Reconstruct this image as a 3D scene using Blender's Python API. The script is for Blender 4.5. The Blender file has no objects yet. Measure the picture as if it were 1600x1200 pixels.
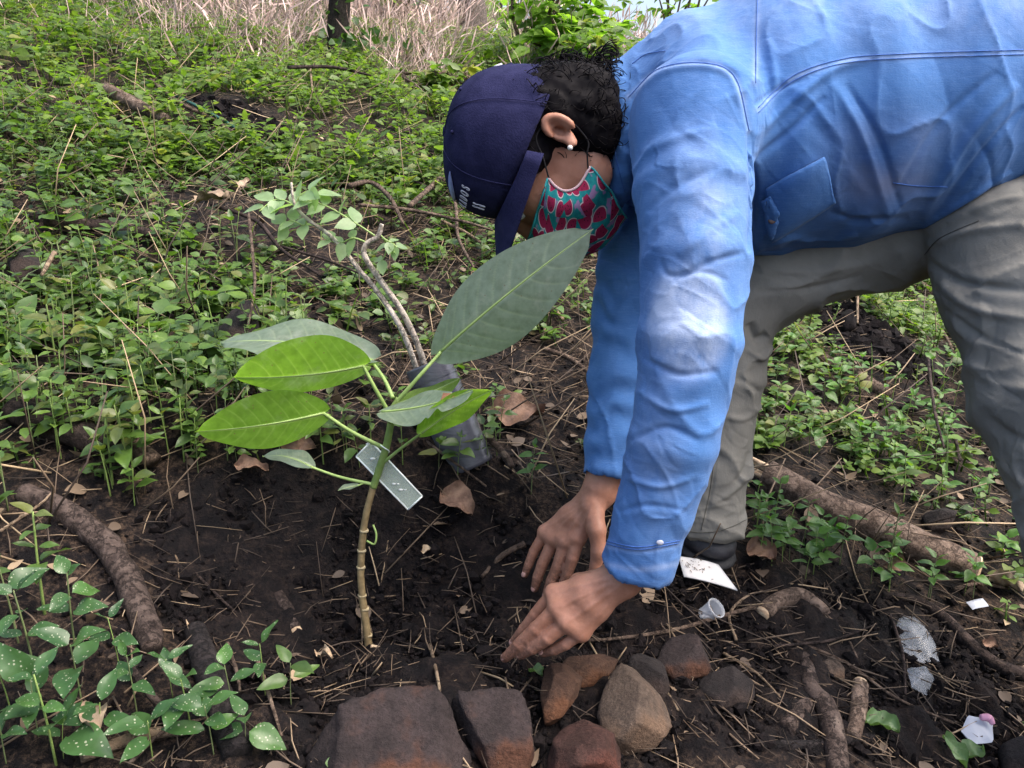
import bpy, math, random
import numpy as np
from mathutils import Vector, Matrix
from mathutils.bvhtree import BVHTree

rng = np.random.default_rng(7)
random.seed(7)
SC = bpy.context.scene
COL = SC.collection

# ------------------------------------------------------------------ camera, sky, sun, exposure
CAM = np.array([0.0, 0.0, 0.9])
PITCH = math.radians(15)
cd = bpy.data.cameras.new('camera'); cam = bpy.data.objects.new('camera', cd); COL.objects.link(cam)
cam.location = CAM; cam.rotation_euler = (math.radians(90) - PITCH, 0, 0)
cd.sensor_width = 36; cd.lens = 36 * 1256 / 1600; cd.clip_start = 0.02; cd.clip_end = 500
SC.camera = cam

SUN_EL, SUN_AZ = math.radians(60), math.radians(105)      # azimuth from +Y towards +X
wd = bpy.data.worlds.new('World'); SC.world = wd; wd.use_nodes = True
nt = wd.node_tree; nt.nodes.clear()
sky = nt.nodes.new('ShaderNodeTexSky'); sky.sky_type = 'NISHITA'; sky.sun_disc = False
sky.sun_elevation = SUN_EL; sky.sun_rotation = SUN_AZ
sky.air_density = 1.0; sky.dust_density = 6.0; sky.ozone_density = 0.6
bg = nt.nodes.new('ShaderNodeBackground'); bg.inputs[1].default_value = 0.15
wo = nt.nodes.new('ShaderNodeOutputWorld')
nt.links.new(sky.outputs[0], bg.inputs[0]); nt.links.new(bg.outputs[0], wo.inputs[0])
sd = bpy.data.lights.new('sun', 'SUN'); sun = bpy.data.objects.new('sun', sd); COL.objects.link(sun)
sd.energy = 1.5; sd.angle = math.radians(55); sd.color = (1.0, 0.96, 0.93)
sdir = Vector((math.sin(SUN_AZ) * math.cos(SUN_EL), math.cos(SUN_AZ) * math.cos(SUN_EL), math.sin(SUN_EL)))
sun.rotation_euler = (-sdir).to_track_quat('-Z', 'Y').to_euler()
SC.view_settings.view_transform = 'Standard'; SC.view_settings.look = 'None'
SC.view_settings.exposure = 1.42; SC.view_settings.gamma = 1; SC.view_settings.use_curve_mapping = False
SC.render.engine = 'CYCLES'
SC.cycles.max_bounces = 8; SC.cycles.diffuse_bounces = 3; SC.cycles.glossy_bounces = 3
SC.cycles.transmission_bounces = 6; SC.cycles.transparent_max_bounces = 8
SC.cycles.caustics_reflective = False; SC.cycles.caustics_refractive = False

# ------------------------------------------------------------------ view helpers (pixel of the 1600x1200 photo + distance -> world point)
R_ = np.array([1.0, 0, 0]); F_ = np.array([0, math.cos(PITCH), -math.sin(PITCH)]); U_ = np.array([0, math.sin(PITCH), math.cos(PITCH)])
FP = 1256.0
def W(px, py, d):
    return CAM + d * (F_ + R_ * ((px - 800) / FP) - U_ * ((py - 600) / FP))
def proj(P):
    q = np.asarray(P) - CAM
    d = q @ F_
    return 800 + FP * (q @ R_) / d, 600 - FP * (q @ U_) / d, d

# ------------------------------------------------------------------ noise
def _hash(ix, iy, iz, s):
    h = (ix.astype(np.int64) * 374761393 + iy.astype(np.int64) * 668265263 + iz.astype(np.int64) * 2147483647 + s * 974711) & 0xFFFFFFFF
    h = ((h ^ (h >> 13)) * 1274126177) & 0xFFFFFFFF
    h = ((h ^ (h >> 16)) * 2246822519) & 0xFFFFFFFF
    return ((h ^ (h >> 15)) & 0xFFFFFF) / float(0xFFFFFF) * 2 - 1
def vnoise(x, y, z=0.0, s=0):
    x, y, z = np.broadcast_arrays(np.asarray(x, float), np.asarray(y, float), np.asarray(z, float))
    ix, iy, iz = np.floor(x), np.floor(y), np.floor(z)
    fx, fy, fz = x - ix, y - iy, z - iz
    fx, fy, fz = (f * f * (3 - 2 * f) for f in (fx, fy, fz))
    r = 0
    for a in (0, 1):
        for b in (0, 1):
            for c in (0, 1):
                w = (fx if a else 1 - fx) * (fy if b else 1 - fy) * (fz if c else 1 - fz)
                r = r + w * _hash(ix + a, iy + b, iz + c, s)
    return r
def fbm(x, y, z=0.0, o=4, s=0):
    r, a, t = 0, 1.0, 0
    for k in range(o):
        r = r + a * vnoise(np.asarray(x) * 2**k, np.asarray(y) * 2**k, np.asarray(z) * 2**k, s + k * 17); t += a; a *= 0.5
    return r / t
def sstep(a, b, x):
    t = np.clip((x - a) / (b - a), 0, 1); return t * t * (3 - 2 * t)

# ------------------------------------------------------------------ terrain height
def G0(x, y):
    x, y = np.asarray(x, float), np.asarray(y, float)
    ye = np.where(y < 6.2, y, 6.2 + 1.6 * (1 - np.exp(-np.maximum(y - 6.2, 0) / 1.6)) + 0.02 * np.maximum(y - 6.2, 0))
    xe = 6 * np.tanh(x / 6)
    return 0.27 * ye - 0.165 * xe
def _cells(x, y):
    return 0.035 * fbm(x * 1.3, y * 1.3, 0, 3, 3) * np.clip(y, 0.3, 3)**0.5
PITS = []                         # (x, y, radius_x, radius_y, height)
def G(x, y, fine=True):
    x, y = np.asarray(x, float), np.asarray(y, float)
    z = G0(x, y) + _cells(x, y)
    for (cx, cy, rx, ry, h) in PITS:
        z = z + h * np.exp(-((x - cx) / rx)**2 - ((y - cy) / ry)**2)
    return z
_T = np.concatenate([np.arange(0.5, 4, 0.006), np.arange(4, 40, 0.05)])
def hit(px, py, lift=0.0):
    dr = F_ + R_ * ((px - 800) / FP) - U_ * ((py - 600) / FP)
    P = CAM + _T[:, None] * dr
    below = P[:, 2] < G(P[:, 0], P[:, 1]) + lift
    i = int(np.argmax(below)) if below.any() else len(_T) - 1
    lo, hi = _T[max(i - 1, 0)], _T[i]
    for _ in range(8):
        m = (lo + hi) / 2; p = CAM + m * dr
        if p[2] < float(G(p[0], p[1])) + lift: hi = m
        else: lo = m
    return CAM + hi * dr
def gdepth(px, py): return float((hit(px, py) - CAM) @ F_)
def gz(x, y): return float(G(x, y))
for (px, py, rx, ry, h) in [(470, 900, .22, .14, -.095), (660, 880, .20, .12, -.045), (900, 985, .16, .10, -.03), (420, 710, .26, .09, .075), (690, 730, .25, .08, .045),
                            (1335, 505, .12, .10, .07), (1400, 560, .16, .10, .05), (370, 190, .30, .22, .10), (1180, 985, .2, .1, -.02)]:
    p = hit(px, py); PITS.append((p[0], p[1], rx, ry, h))
NRM = np.array([0.165, -0.27, 1.0]); NRM /= np.linalg.norm(NRM)

# ------------------------------------------------------------------ mesh + object helpers
ORG = {}
def mk(name, V, Fs, mat=None, parent=None, attrs=None, smooth=True, kind=None, loc=None):
    V = np.asarray(V, float)
    if not isinstance(Fs, (list, tuple)): Fs = [Fs]
    Fs = [np.asarray(f, np.int32) for f in Fs if len(f)]
    me = bpy.data.meshes.new(name)
    if parent is not None: org = ORG[parent]
    elif loc is not None: org = np.asarray(loc, float)
    else: org = np.zeros(3)
    me.vertices.add(len(V)); me.vertices.foreach_set('co', (V - org).astype(np.float32).ravel())
    li = np.concatenate([f.ravel() for f in Fs]); me.loops.add(len(li)); me.loops.foreach_set('vertex_index', li)
    tot = np.concatenate([np.full(len(f), f.shape[1], np.int32) for f in Fs])
    me.polygons.add(len(tot)); me.polygons.foreach_set('loop_start', np.concatenate([[0], np.cumsum(tot)[:-1]]).astype(np.int32))
    me.polygons.foreach_set('use_smooth', np.full(len(tot), smooth))
    if attrs:
        for k, a in attrs.items():
            at = me.attributes.new(k, 'FLOAT', 'POINT'); at.data.foreach_set('value', np.asarray(a, np.float32).ravel())
    me.update(calc_edges=True)
    if mat: me.materials.append(mat)
    o = bpy.data.objects.new(name, me); COL.objects.link(o)
    ORG[o] = org
    if parent is not None: o.parent = parent
    else: o.location = org
    if kind: o['kind'] = kind
    return o
def thing(name, label, cat, loc, group=None):
    o = bpy.data.objects.new(name, None); COL.objects.link(o); o.location = loc; o.empty_display_size = 0.05
    ORG[o] = np.asarray(loc, float); o['label'] = label; o['category'] = cat
    if group: o['group'] = group
    return o
def tag(o, label, cat, group=None):
    o['label'] = label; o['category'] = cat
    if group: o['group'] = group
    return o
def sub(parent, o):                 # put an existing unparented copy under a parent
    o.parent = parent; return o
def join(*parts):
    Vs, Q, T, n = [], [], [], 0
    for V, Fs in parts:
        if not isinstance(Fs, (list, tuple)): Fs = [Fs]
        for f in Fs:
            f = np.asarray(f)
            if len(f): (Q if f.shape[1] == 4 else T).append(f + n)
        Vs.append(V); n += len(V)
    out = []
    if Q: out.append(np.concatenate(Q))
    if T: out.append(np.concatenate(T))
    return np.concatenate(Vs), out
def norm(v): v = np.asarray(v, float); return v / (np.linalg.norm(v, axis=-1, keepdims=True) + 1e-12)
def spline(P, n):
    P = np.asarray(P, float); m = len(P)
    if m == 2: return P[0] + (P[1] - P[0]) * np.linspace(0, 1, n)[:, None]
    E = np.concatenate([[2 * P[0] - P[1]], P, [2 * P[-1] - P[-2]]])
    t = np.linspace(0, m - 1 - 1e-9, n); i = t.astype(int); f = (t - i)[:, None]
    a, b, c, d = E[i], E[i + 1], E[i + 2], E[i + 3]
    return 0.5 * (2 * b + (c - a) * f + (2 * a - 5 * b + 4 * c - d) * f**2 + (3 * b - a - 3 * c + d) * f**3)
def tube(P, r, n=24, k=8, rough=0.0, cap=True, seed=0, twist=0.0):
    C = spline(P, n) if n else np.asarray(P, float)
    n = len(C)
    r = np.interp(np.linspace(0, 1, n), np.linspace(0, 1, len(np.atleast_1d(r))), np.atleast_1d(r)) if np.ndim(r) else np.full(n, r)
    T = norm(np.gradient(C, axis=0))
    ref = np.array([0.31, 0.2, 0.93]) if abs(T[:, 2].mean()) < 0.8 else np.array([1.0, 0.1, 0.05])
    A = norm(np.cross(T, ref)); B = np.cross(T, A)
    th = np.linspace(0, 2 * np.pi, k, endpoint=False)
    rr = r[:, None] * np.ones(k)
    if rough:
        L = np.concatenate([[0], np.cumsum(np.linalg.norm(np.diff(C, axis=0), axis=1))])
        s = 1 / max(r.mean(), 1e-4)
        rr = rr * (1 + rough * fbm(L[:, None] * s * 0.5 + 0 * th, np.cos(th) * 1.3 + 5, np.sin(th) * 1.3 + seed, 3, seed))
    V = C[:, None] + rr[..., None] * (np.cos(th)[:, None] * A[:, None] + np.sin(th)[:, None] * B[:, None])
    V = V.reshape(-1, 3)
    i = np.arange(n - 1)[:, None] * k; j = np.arange(k); j2 = (j + 1) % k
    Q = np.stack([i + j, i + j2, i + k + j2, i + k + j], -1).reshape(-1, 4)
    Fs = [Q]
    if cap:
        V = np.concatenate([V, C[[0]], C[[-1]]]); a, b = n * k, n * k + 1
        Fs.append(np.concatenate([np.stack([np.full(k, a), j2, j], -1), np.stack([np.full(k, b), (n - 1) * k + j, (n - 1) * k + j2], -1)]))
    return V, Fs
def grid_faces(nu, nv):
    i = np.arange(nu - 1)[:, None] * nv; j = np.arange(nv - 1)
    return np.stack([i + j, i + nv + j, i + nv + j + 1, i + j + 1], -1).reshape(-1, 4)
_ico = {}
def ico(sd):
    if sd not in _ico:
        import bmesh
        bm = bmesh.new(); bmesh.ops.create_icosphere(bm, subdivisions=sd, radius=1)
        V = np.array([v.co[:] for v in bm.verts]); Fc = np.array([[v.index for v in f.verts] for f in bm.faces]); bm.free(); _ico[sd] = (V, Fc)
    return _ico[sd]
def ball(c, r, sd=2, ax=None):
    V, Fc = ico(sd); r = np.broadcast_to(np.asarray(r, float), 3)
    V = V * r
    if ax is not None: V = V @ np.asarray(ax)
    return V + c, [Fc]

# ------------------------------------------------------------------ materials
class NT:
    def __init__(s, name):
        s.m = bpy.data.materials.new(name); s.m.use_nodes = True; s.t = s.m.node_tree; s.t.nodes.clear()
        s.out = s.n('ShaderNodeOutputMaterial'); s.p = s.n('ShaderNodeBsdfPrincipled'); s.l(s.p.outputs[0], s.out.inputs[0])
    def n(s, t, **kw):
        o = s.t.nodes.new(t)
        for k, v in kw.items(): setattr(o, k, v)
        return o
    def l(s, a, b): s.t.links.new(a, b)
    def set(s, node, key, v):
        i = node.inputs[key]
        if hasattr(v, 'is_linked') or hasattr(v, 'links'): s.l(v, i)
        else: i.default_value = (*v, 1) if isinstance(v, (tuple, list)) and len(v) == 3 and i.type == 'RGBA' else v
    def coord(s, scale=(1, 1, 1), rot=(0, 0, 0), kind='Object'):
        c = s.n('ShaderNodeTexCoord'); m = s.n('ShaderNodeMapping'); m.inputs['Scale'].default_value = scale; m.inputs['Rotation'].default_value = rot
        s.l(c.outputs[kind], m.inputs[0]); return m.outputs[0]
    def noise(s, vec, scale, detail=5, rough=0.55):
        o = s.n('ShaderNodeTexNoise'); o.inputs['Scale'].default_value = scale; o.inputs['Detail'].default_value = detail; o.inputs['Roughness'].default_value = rough
        s.l(vec, o.inputs['Vector']); return o.outputs[0]
    def vor(s, vec, scale, feature='F1', out='Distance', dim='3D'):
        o = s.n('ShaderNodeTexVoronoi', feature=feature, voronoi_dimensions=dim); o.inputs['Scale'].default_value = scale; s.l(vec, o.inputs['Vector']); return o.outputs[out]
    def math(s, op, a, b=0.0, c=0.0, clamp=False):
        o = s.n('ShaderNodeMath', operation=op, use_clamp=clamp); s.set(o, 0, a); s.set(o, 1, b)
        if op in ('MULTIPLY_ADD', 'SMOOTH_MIN', 'WRAP'): s.set(o, 2, c)
        return o.outputs[0]
    def ramp(s, v, a, b):
        o = s.n('ShaderNodeMapRange'); o.interpolation_type = 'SMOOTHSTEP'; s.set(o, 0, v); s.set(o, 1, a); s.set(o, 2, b); return o.outputs[0]
    def mix(s, f, a, b, mode='MIX'):
        o = s.n('ShaderNodeMix', data_type='RGBA', blend_type=mode); s.set(o, 0, f); s.set(o, 6, a); s.set(o, 7, b); return o.outputs[2]
    def attr(s, name): return s.n('ShaderNodeAttribute', attribute_name=name).outputs['Fac']
    def bump(s, h, st=0.3, dist=0.01):
        o = s.n('ShaderNodeBump'); o.inputs['Strength'].default_value = st; o.inputs['Distance'].default_value = dist; s.l(h, o.inputs['Height']); s.l(o.outputs[0], s.p.inputs['Normal']); return o
    def base(s, c): s.set(s.p, 'Base Color', c)
    def rough(s, v): s.set(s.p, 'Roughness', v)
    def spec(s, v): s.p.inputs['Specular IOR Level'].default_value = v

def simple(name, c1, c2, scale=20, rough=0.7, bump=0.2, bscale=None, bdist=0.005, spec=0.4, stretch=(1, 1, 1)):
    t = NT(name); v = t.coord(stretch)
    t.base(t.mix(t.ramp(t.noise(v, scale), .3, .7), c1, c2)); t.rough(rough); t.spec(spec)
    t.bump(t.noise(v, bscale or scale * 4, 6, 0.65), bump, bdist); return t.m

def mat_soil():
    t = NT('dark_soil'); v = t.coord()
    n1 = t.noise(v, 2.2, 4); n2 = t.noise(v, 28, 6, .7); n3 = t.noise(v, 160, 4, .7)
    c = t.mix(t.ramp(n2, .35, .7), (.0026, .0019, .0025), (.0092, .0064, .0070))
    litter = t.mix(t.ramp(n3, .42, .62), (.010, .007, .006), (.060, .040, .028))
    m = t.math('MULTIPLY', t.ramp(n2, .42, .6), t.attr('litter'))
    c = t.mix(m, c, litter)
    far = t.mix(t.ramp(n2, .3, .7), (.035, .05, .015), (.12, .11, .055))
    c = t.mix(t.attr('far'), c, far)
    t.base(c); t.rough(t.mix(t.ramp(n1, .4, .6), (.9, .9, .9), (.7, .7, .7))); t.spec(.15)
    t.bump(t.math('ADD', t.math('MULTIPLY', n2, .6), t.math('MULTIPLY', n3, .4)), .9, .014); return t.m
M_SOIL = mat_soil()
M_CLOD = simple('soil_clod', (.0026, .0020, .0025), (.0095, .0068, .0072), 60, .9, .6, 220, .004, .15)
M_DARKMOUND = M_SOIL

def mat_leaf(name, cols, trans=.35, rough=.42, speck=0.0, dust=0.0, spec=.5, ribc=None, tr_boost=1.5, scale=60):
    t = NT(name); v = t.coord()
    oi = t.n('ShaderNodeObjectInfo')
    tint = t.math('FRACT', t.math('ADD', t.attr('tint'), oi.outputs['Random']))
    cr = t.n('ShaderNodeValToRGB'); el = cr.color_ramp.elements
    while len(el) < len(cols): el.new(.5)
    for i, c in enumerate(cols): el[i].position = i / (len(cols) - 1); el[i].color = (*c, 1)
    t.l(tint, cr.inputs[0]); c = cr.outputs[0]
    nz = t.noise(v, scale, 4)
    c = t.mix(t.ramp(nz, .3, .75), c, t.mix(1.0, c, (.72, .74, .66), 'MULTIPLY'))
    if ribc: c = t.mix(t.math('MULTIPLY', t.attr('rib'), .8), c, ribc)
    if dust:
        c = t.mix(t.math('MULTIPLY', t.ramp(t.noise(v, 28, 5, .7), .5, .75), dust), c, (.34, .36, .30))
        c = t.mix(t.math('MULTIPLY', t.ramp(t.vor(v, 75), .10, .05), .7), c, (.14, .10, .05))
    if speck:
        d = t.math('ADD', t.vor(v, 10), t.math('MULTIPLY', t.noise(v, 30, 3), .12)); n = t.noise(v, 4.5, 3)
        th = t.math('MULTIPLY', n, .50)
        k = t.math('MULTIPLY', t.ramp(t.math('SUBTRACT', th, d), -.07, .03), speck)
        c = t.mix(k, c, (.40, .42, .31))
    t.base(c); t.rough(rough); t.spec(spec)
    t.bump(nz, .15, .003)
    tr = t.n('ShaderNodeBsdfTranslucent')
    t.l(t.mix(1.0, c, (tr_boost * 1.15, tr_boost * 1.25, tr_boost * .55), 'MULTIPLY'), tr.inputs[0])
    mx = t.n('ShaderNodeMixShader'); mx.inputs[0].default_value = trans
    t.l(t.p.outputs[0], mx.inputs[1]); t.l(tr.outputs[0], mx.inputs[2]); t.l(mx.outputs[0], t.out.inputs[0])
    return t.m
GRN = [(.050, .088, .026), (.070, .135, .028), (.095, .175, .030), (.075, .14, .036), (.13, .22, .036), (.055, .10, .036), (.17, .18, .045), (.06, .11, .03)]
M_WEED = mat_leaf('weed_leaf', GRN, .35, .38)
M_WEEDB = mat_leaf('slope_weed_leaf', [(.075, .13, .026), (.11, .19, .03), (.15, .25, .035), (.09, .16, .036), (.19, .28, .045), (.075, .14, .036), (.24, .25, .07), (.09, .16, .03)], .45, .45)
M_SPECK = mat_leaf('speckled_leaf', [(.035, .09, .03), (.05, .12, .035), (.045, .105, .035), (.08, .18, .04)], .30, .36, speck=.75, scale=3)
M_WEEDU = mat_leaf('herb_leaf', GRN, .35, .38, scale=3)
M_SEEDU = mat_leaf('seedling_leaf', [(.06, .13, .028), (.085, .19, .035), (.11, .24, .04), (.07, .16, .04)], .40, .45, scale=3)
M_TREELEAF = mat_leaf('tree_leaf', [(.09, .17, .03), (.15, .26, .035), (.21, .34, .05), (.12, .22, .035)], .55, .5, tr_boost=1.7)
M_DARKLEAF = mat_leaf('dark_tree_leaf', [(.04, .09, .03), (.06, .13, .03), (.05, .11, .03), (.08, .16, .04)], .35, .5)
M_BIGLIT = mat_leaf('sapling_leaf_backlit_underside', [(.13, .22, .035), (.15, .25, .04), (.14, .235, .036)], .56, .42, ribc=(.34, .44, .14), spec=.4, tr_boost=2.5, scale=90, dust=.25)  # paler yellow-green copy for leaves seen from below, backlit glow put into the colour
M_BIG = mat_leaf('sapling_leaf', [(.165, .22, .16), (.18, .235, .17), (.172, .225, .165)], .35, .36, ribc=(.38, .46, .28), spec=.7, tr_boost=2.4, scale=90, dust=.4)  # greyer copy for the top faces, sky sheen mixed into the base colour
M_PINN = mat_leaf('pinnate_leaf', [(.25, .37, .19), (.30, .42, .23), (.27, .39, .20)], .45, .4)
M_STEMG = simple('green_stem', (.13, .20, .05), (.21, .29, .08), 60, .5, .2)
M_STEMW = simple('weed_stem', (.10, .15, .05), (.16, .18, .08), 80, .6, .2)
M_STRAW = NT('straw')
_t = M_STRAW; _cr = _t.n('ShaderNodeValToRGB')
for i, (p, c) in enumerate([(0, (.05, .034, .024)), (.5, (.16, .11, .07)), (1, (.42, .31, .19))]):
    e = _cr.color_ramp.elements[i] if i < 2 else _cr.color_ramp.elements.new(p); e.position = p; e.color = (*c, 1)
_t.l(_t.attr('tint'), _cr.inputs[0]); _t.base(_cr.outputs[0]); _t.rough(.7); M_STRAW = _t.m
_t = NT('dry_grass'); _cr = _t.n('ShaderNodeValToRGB')
for i, (p, c) in enumerate([(0, (.32, .21, .175)), (.5, (.52, .375, .33)), (1, (.66, .51, .46))]):
    e = _cr.color_ramp.elements[i] if i < 2 else _cr.color_ramp.elements.new(p); e.position = p; e.color = (*c, 1)
_t.l(_t.attr('tint'), _cr.inputs[0]); _t.base(_cr.outputs[0]); _t.rough(.7); M_DRYGRASS = _t.m
M_DRYLEAF = simple('dry_leaf', (.10, .052, .034), (.22, .13, .085), 50, .65, .4, 120)
def mat_bark(name, a, b, c, stretch=(1, 1, 1)):
    t = NT(name); v = t.coord(stretch)
    n = t.noise(v, 46, 7, .75); n2 = t.noise(v, 11, 5, .7); ck = t.ramp(t.math('ABSOLUTE', t.math('SUBTRACT', t.noise(v, 38, 7, .7), .5)), .0, .035)
    col = t.mix(t.ramp(n, .35, .65), a, b); col = t.mix(t.ramp(n2, .55, .72), col, c)
    col = t.mix(t.math('MULTIPLY', t.math('SUBTRACT', 1.0, ck), .55), col, t.mix(1.0, a, (.45, .45, .45), 'MULTIPLY')); t.base(col); t.rough(.85); t.spec(.2); t.bump(t.math('ADD', t.math('MULTIPLY', n, .8), t.math('MULTIPLY', ck, .25)), .95, .009); return t.m
M_BARK = mat_bark('grey_brown_bark', (.032, .022, .019), (.095, .070, .060), (.16, .125, .105))
M_BARK2 = mat_bark('pale_log_bark', (.085, .058, .044), (.22, .16, .125), (.31, .24, .19))
M_BARKD = mat_bark('black_wet_bark', (.008, .007, .008), (.030, .024, .024), (.05, .04, .04))
M_TRUNK = mat_bark('tree_bark', (.016, .014, .012), (.045, .038, .032), (.035, .045, .02), (3, 3, 1))
M_TRUNKP = mat_bark('pale_tree_bark', (.10, .08, .07), (.24, .20, .18), (.16, .13, .11), (3, 3, 1))
M_TWIG = mat_bark('twig_bark', (.06, .040, .032), (.16, .115, .085), (.24, .18, .14))
M_TWIGD = mat_bark('dark_twig_bark', (.02, .014, .013), (.06, .042, .036), (.09, .065, .055))
M_PALELEAF = simple('pale_dry_leaf', (.20, .14, .095), (.34, .26, .18), 50, .7, .4, 120)
LOGZONE = polyworld([(1165, 700), (1250, 715), (1400, 775), (1570, 850), (1570, 925), (1470, 925), (1300, 850), (1165, 800)]) if False else None
M_TWIGS = mat_bark('straw_twig_bark', (.13, .09, .06), (.26, .19, .13), (.32, .25, .17))
M_TWIGP = mat_bark('pale_twig_bark', (.50, .43, .36), (.66, .58, .50), (.72, .64, .56))
M_SPLIT = simple('split_wood', (.36, .24, .15), (.62, .48, .32), 60, .7, .5, 150, .004, .3, (1, 1, 4))
def mat_stone(name, a, b, rust, dust, rust_amt=.6):
    t = NT(name); v = t.coord()
    n = t.noise(v, 14, 8, .65); n2 = t.noise(v, 6, 5, .6); n3 = t.noise(v, 70, 6, .7)
    c = t.mix(t.ramp(n, .35, .65), a, b)
    c = t.mix(t.math('MULTIPLY', t.ramp(n2, .48, .60), rust_amt), c, rust)
    c = t.mix(t.math('MULTIPLY', t.ramp(n3, .55, .75), .5), c, dust)
    n4 = t.noise(v, 190, 5, .75); c = t.mix(t.ramp(n4, .3, .7), t.mix(1.0, c, (.6, .58, .58), 'MULTIPLY'), c)
    sp = t.ramp(t.vor(v, 120), .16, .08); c = t.mix(t.math('MULTIPLY', sp, .5), c, dust)
    t.base(t.mix(1.0, c, (.92, .90, .90), 'MULTIPLY')); t.rough(.85); t.spec(.2)
    t.bump(t.math('ADD', t.math('MULTIPLY', n3, .6), t.math('MULTIPLY', n4, .5)), .95, .010); return t.m
M_ST_PURP = mat_stone('purple_grey_stone', (.030, .024, .024), (.062, .048, .048), (.115, .048, .024), (.015, .012, .012), .75)
M_ST_RUST = mat_stone('rusty_stone', (.06, .035, .025), (.13, .075, .05), (.14, .060, .028), (.03, .02, .018), .8)
M_ST_TAN = mat_stone('tan_stone', (.085, .065, .052), (.15, .115, .09), (.20, .12, .07), (.035, .028, .024), .5)
M_ST_RED = mat_stone('red_brown_stone', (.045, .024, .020), (.095, .048, .040), (.14, .045, .028), (.02, .014, .013), .6)
M_ST_DARK = mat_stone('dark_grey_stone', (.018, .016, .017), (.045, .038, .037), (.07, .045, .035), (.01, .009, .009), .4)

# ------------------------------------------------------------------ leaf clouds
def leaf_template(full=True):
    st, hw = ([.0, .12, .3, .5, .7, .87, 1.], [0, .62, .97, 1., .72, .33, 0]) if full else ([0, .3, .7, 1.], [0, 1., .72, 0])
    V = [(0, 0, 0)]; rib = [1]
    for t, w in zip(st[1:-1], hw[1:-1]):
        V += [(-w, t, .22 * w), (0, t, 0), (w, t, .22 * w)]; rib += [0, 1, 0]
    V.append((0, 1, 0)); rib.append(.5)
    m = len(st) - 2; Q = []; T = [(0, 2, 1), (0, 3, 2)]
    for i in range(m - 1):
        a = 1 + 3 * i; Q += [(a, a + 1, a + 4, a + 3), (a + 1, a + 2, a + 5, a + 4)]
    a = 1 + 3 * (m - 1); e = len(V) - 1; T += [(a, a + 1, e), (a + 1, a + 2, e)]
    return np.array(V, float), np.array(Q), np.array(T), np.array(rib, float)
LT_FULL, LT_LOW = leaf_template(True), leaf_template(False)
def leaf_cloud(P, D, Nn, L, Wd, tint, tpl=LT_LOW, bend=.3):
    """P base, D along, Nn face normal (n,3), L length, Wd half width"""
    V0, Q0, T0, rib = tpl; n, k = len(P), len(V0)
    D = norm(D); S = norm(np.cross(D, Nn)); Nn = np.cross(S, D)
    x, y, z = V0[:, 0], V0[:, 1], V0[:, 2]
    bend = np.broadcast_to(bend, n)
    V = P[:, None] + D[:, None] * (y[None, :, None] * L[:, None, None]) + S[:, None] * (x[None, :, None] * Wd[:, None, None]) \
        + Nn[:, None] * ((z[None] * Wd[:, None] - bend[:, None] * L[:, None] * y[None]**2)[..., None])
    off = (np.arange(n) * k)[:, None, None]
    return V.reshape(-1, 3), [(Q0[None] + off).reshape(-1, 4), (T0[None] + off).reshape(-1, 3)], dict(tint=np.repeat(tint, k), rib=np.tile(rib, n))
def thin_blades(P, D, L, w, tint, droop=.2, seg=3):
    """flat tapering blades / thin 3-sided stems: P base, D dir, L length"""
    n = len(P); D = norm(D)
    side = norm(np.cross(D, rng.normal(size=(n, 3)))); up = np.array([0, 0, 1.0])
    t = np.linspace(0, 1, seg + 1); Vs = []
    for tt in t:
        c = P + D * (L * tt)[:, None] - up * (droop * L * tt * tt)[:, None]
        ww = (w * (1 - .85 * tt))[:, None]
        Vs += [c - side * ww, c + side * ww]
    V = np.stack(Vs, 1).reshape(-1, 3); k = 2 * (seg + 1)
    q = np.array([(2 * i, 2 * i + 1, 2 * i + 3, 2 * i + 2) for i in range(seg)])
    return V, [(q[None] + (np.arange(n) * k)[:, None, None]).reshape(-1, 4)], dict(tint=np.repeat(tint, k))
def sticks(A, B, r, tint):
    """many straight 3-sided sticks with a slight kink"""
    n = len(A); D = norm(B - A); S = norm(np.cross(D, rng.normal(size=(n, 3)))); T = np.cross(D, S)
    M = (A + B) / 2 + S * (np.linalg.norm(B - A, axis=1) * rng.uniform(-.08, .08, n))[:, None]
    Vs = []
    for C, rr in ((A, r), (M, r), (B, r * .6)):
        for a in (0, 2.1, 4.2): Vs.append(C + (S * math.cos(a) + T * math.sin(a)) * rr[:, None])
    V = np.stack(Vs, 1).reshape(-1, 3)
    q = np.array([(b * 3 + i, b * 3 + (i + 1) % 3, b * 3 + 3 + (i + 1) % 3, b * 3 + 3 + i) for b in (0, 1) for i in range(3)])
    tr = np.array([(0, 2, 1), (6, 7, 8)]); off = (np.arange(n) * 9)[:, None, None]
    return V, [(q[None] + off).reshape(-1, 4), (tr[None] + off).reshape(-1, 3)], dict(tint=np.repeat(tint, 9))
def cat_clouds(*cs):
    V, Fs = join(*[(c[0], c[1]) for c in cs]); keys = cs[0][2].keys()
    return V, Fs, {k: np.concatenate([c[2].get(k, np.zeros(len(c[0]))) for c in cs]) for k in keys}
def inpoly(x, y, poly):
    r = np.zeros(np.shape(x), bool); n = len(poly)
    for i in range(n):
        x1, y1 = poly[i]; x2, y2 = poly[(i + 1) % n]
        c = ((y1 > y) != (y2 > y)) & (x < (x2 - x1) * (y - y1) / (y2 - y1 + 1e-12) + x1); r ^= c
    return r
def polyworld(pts): return [tuple(hit(a, b)[:2]) for a, b in pts]
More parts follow.
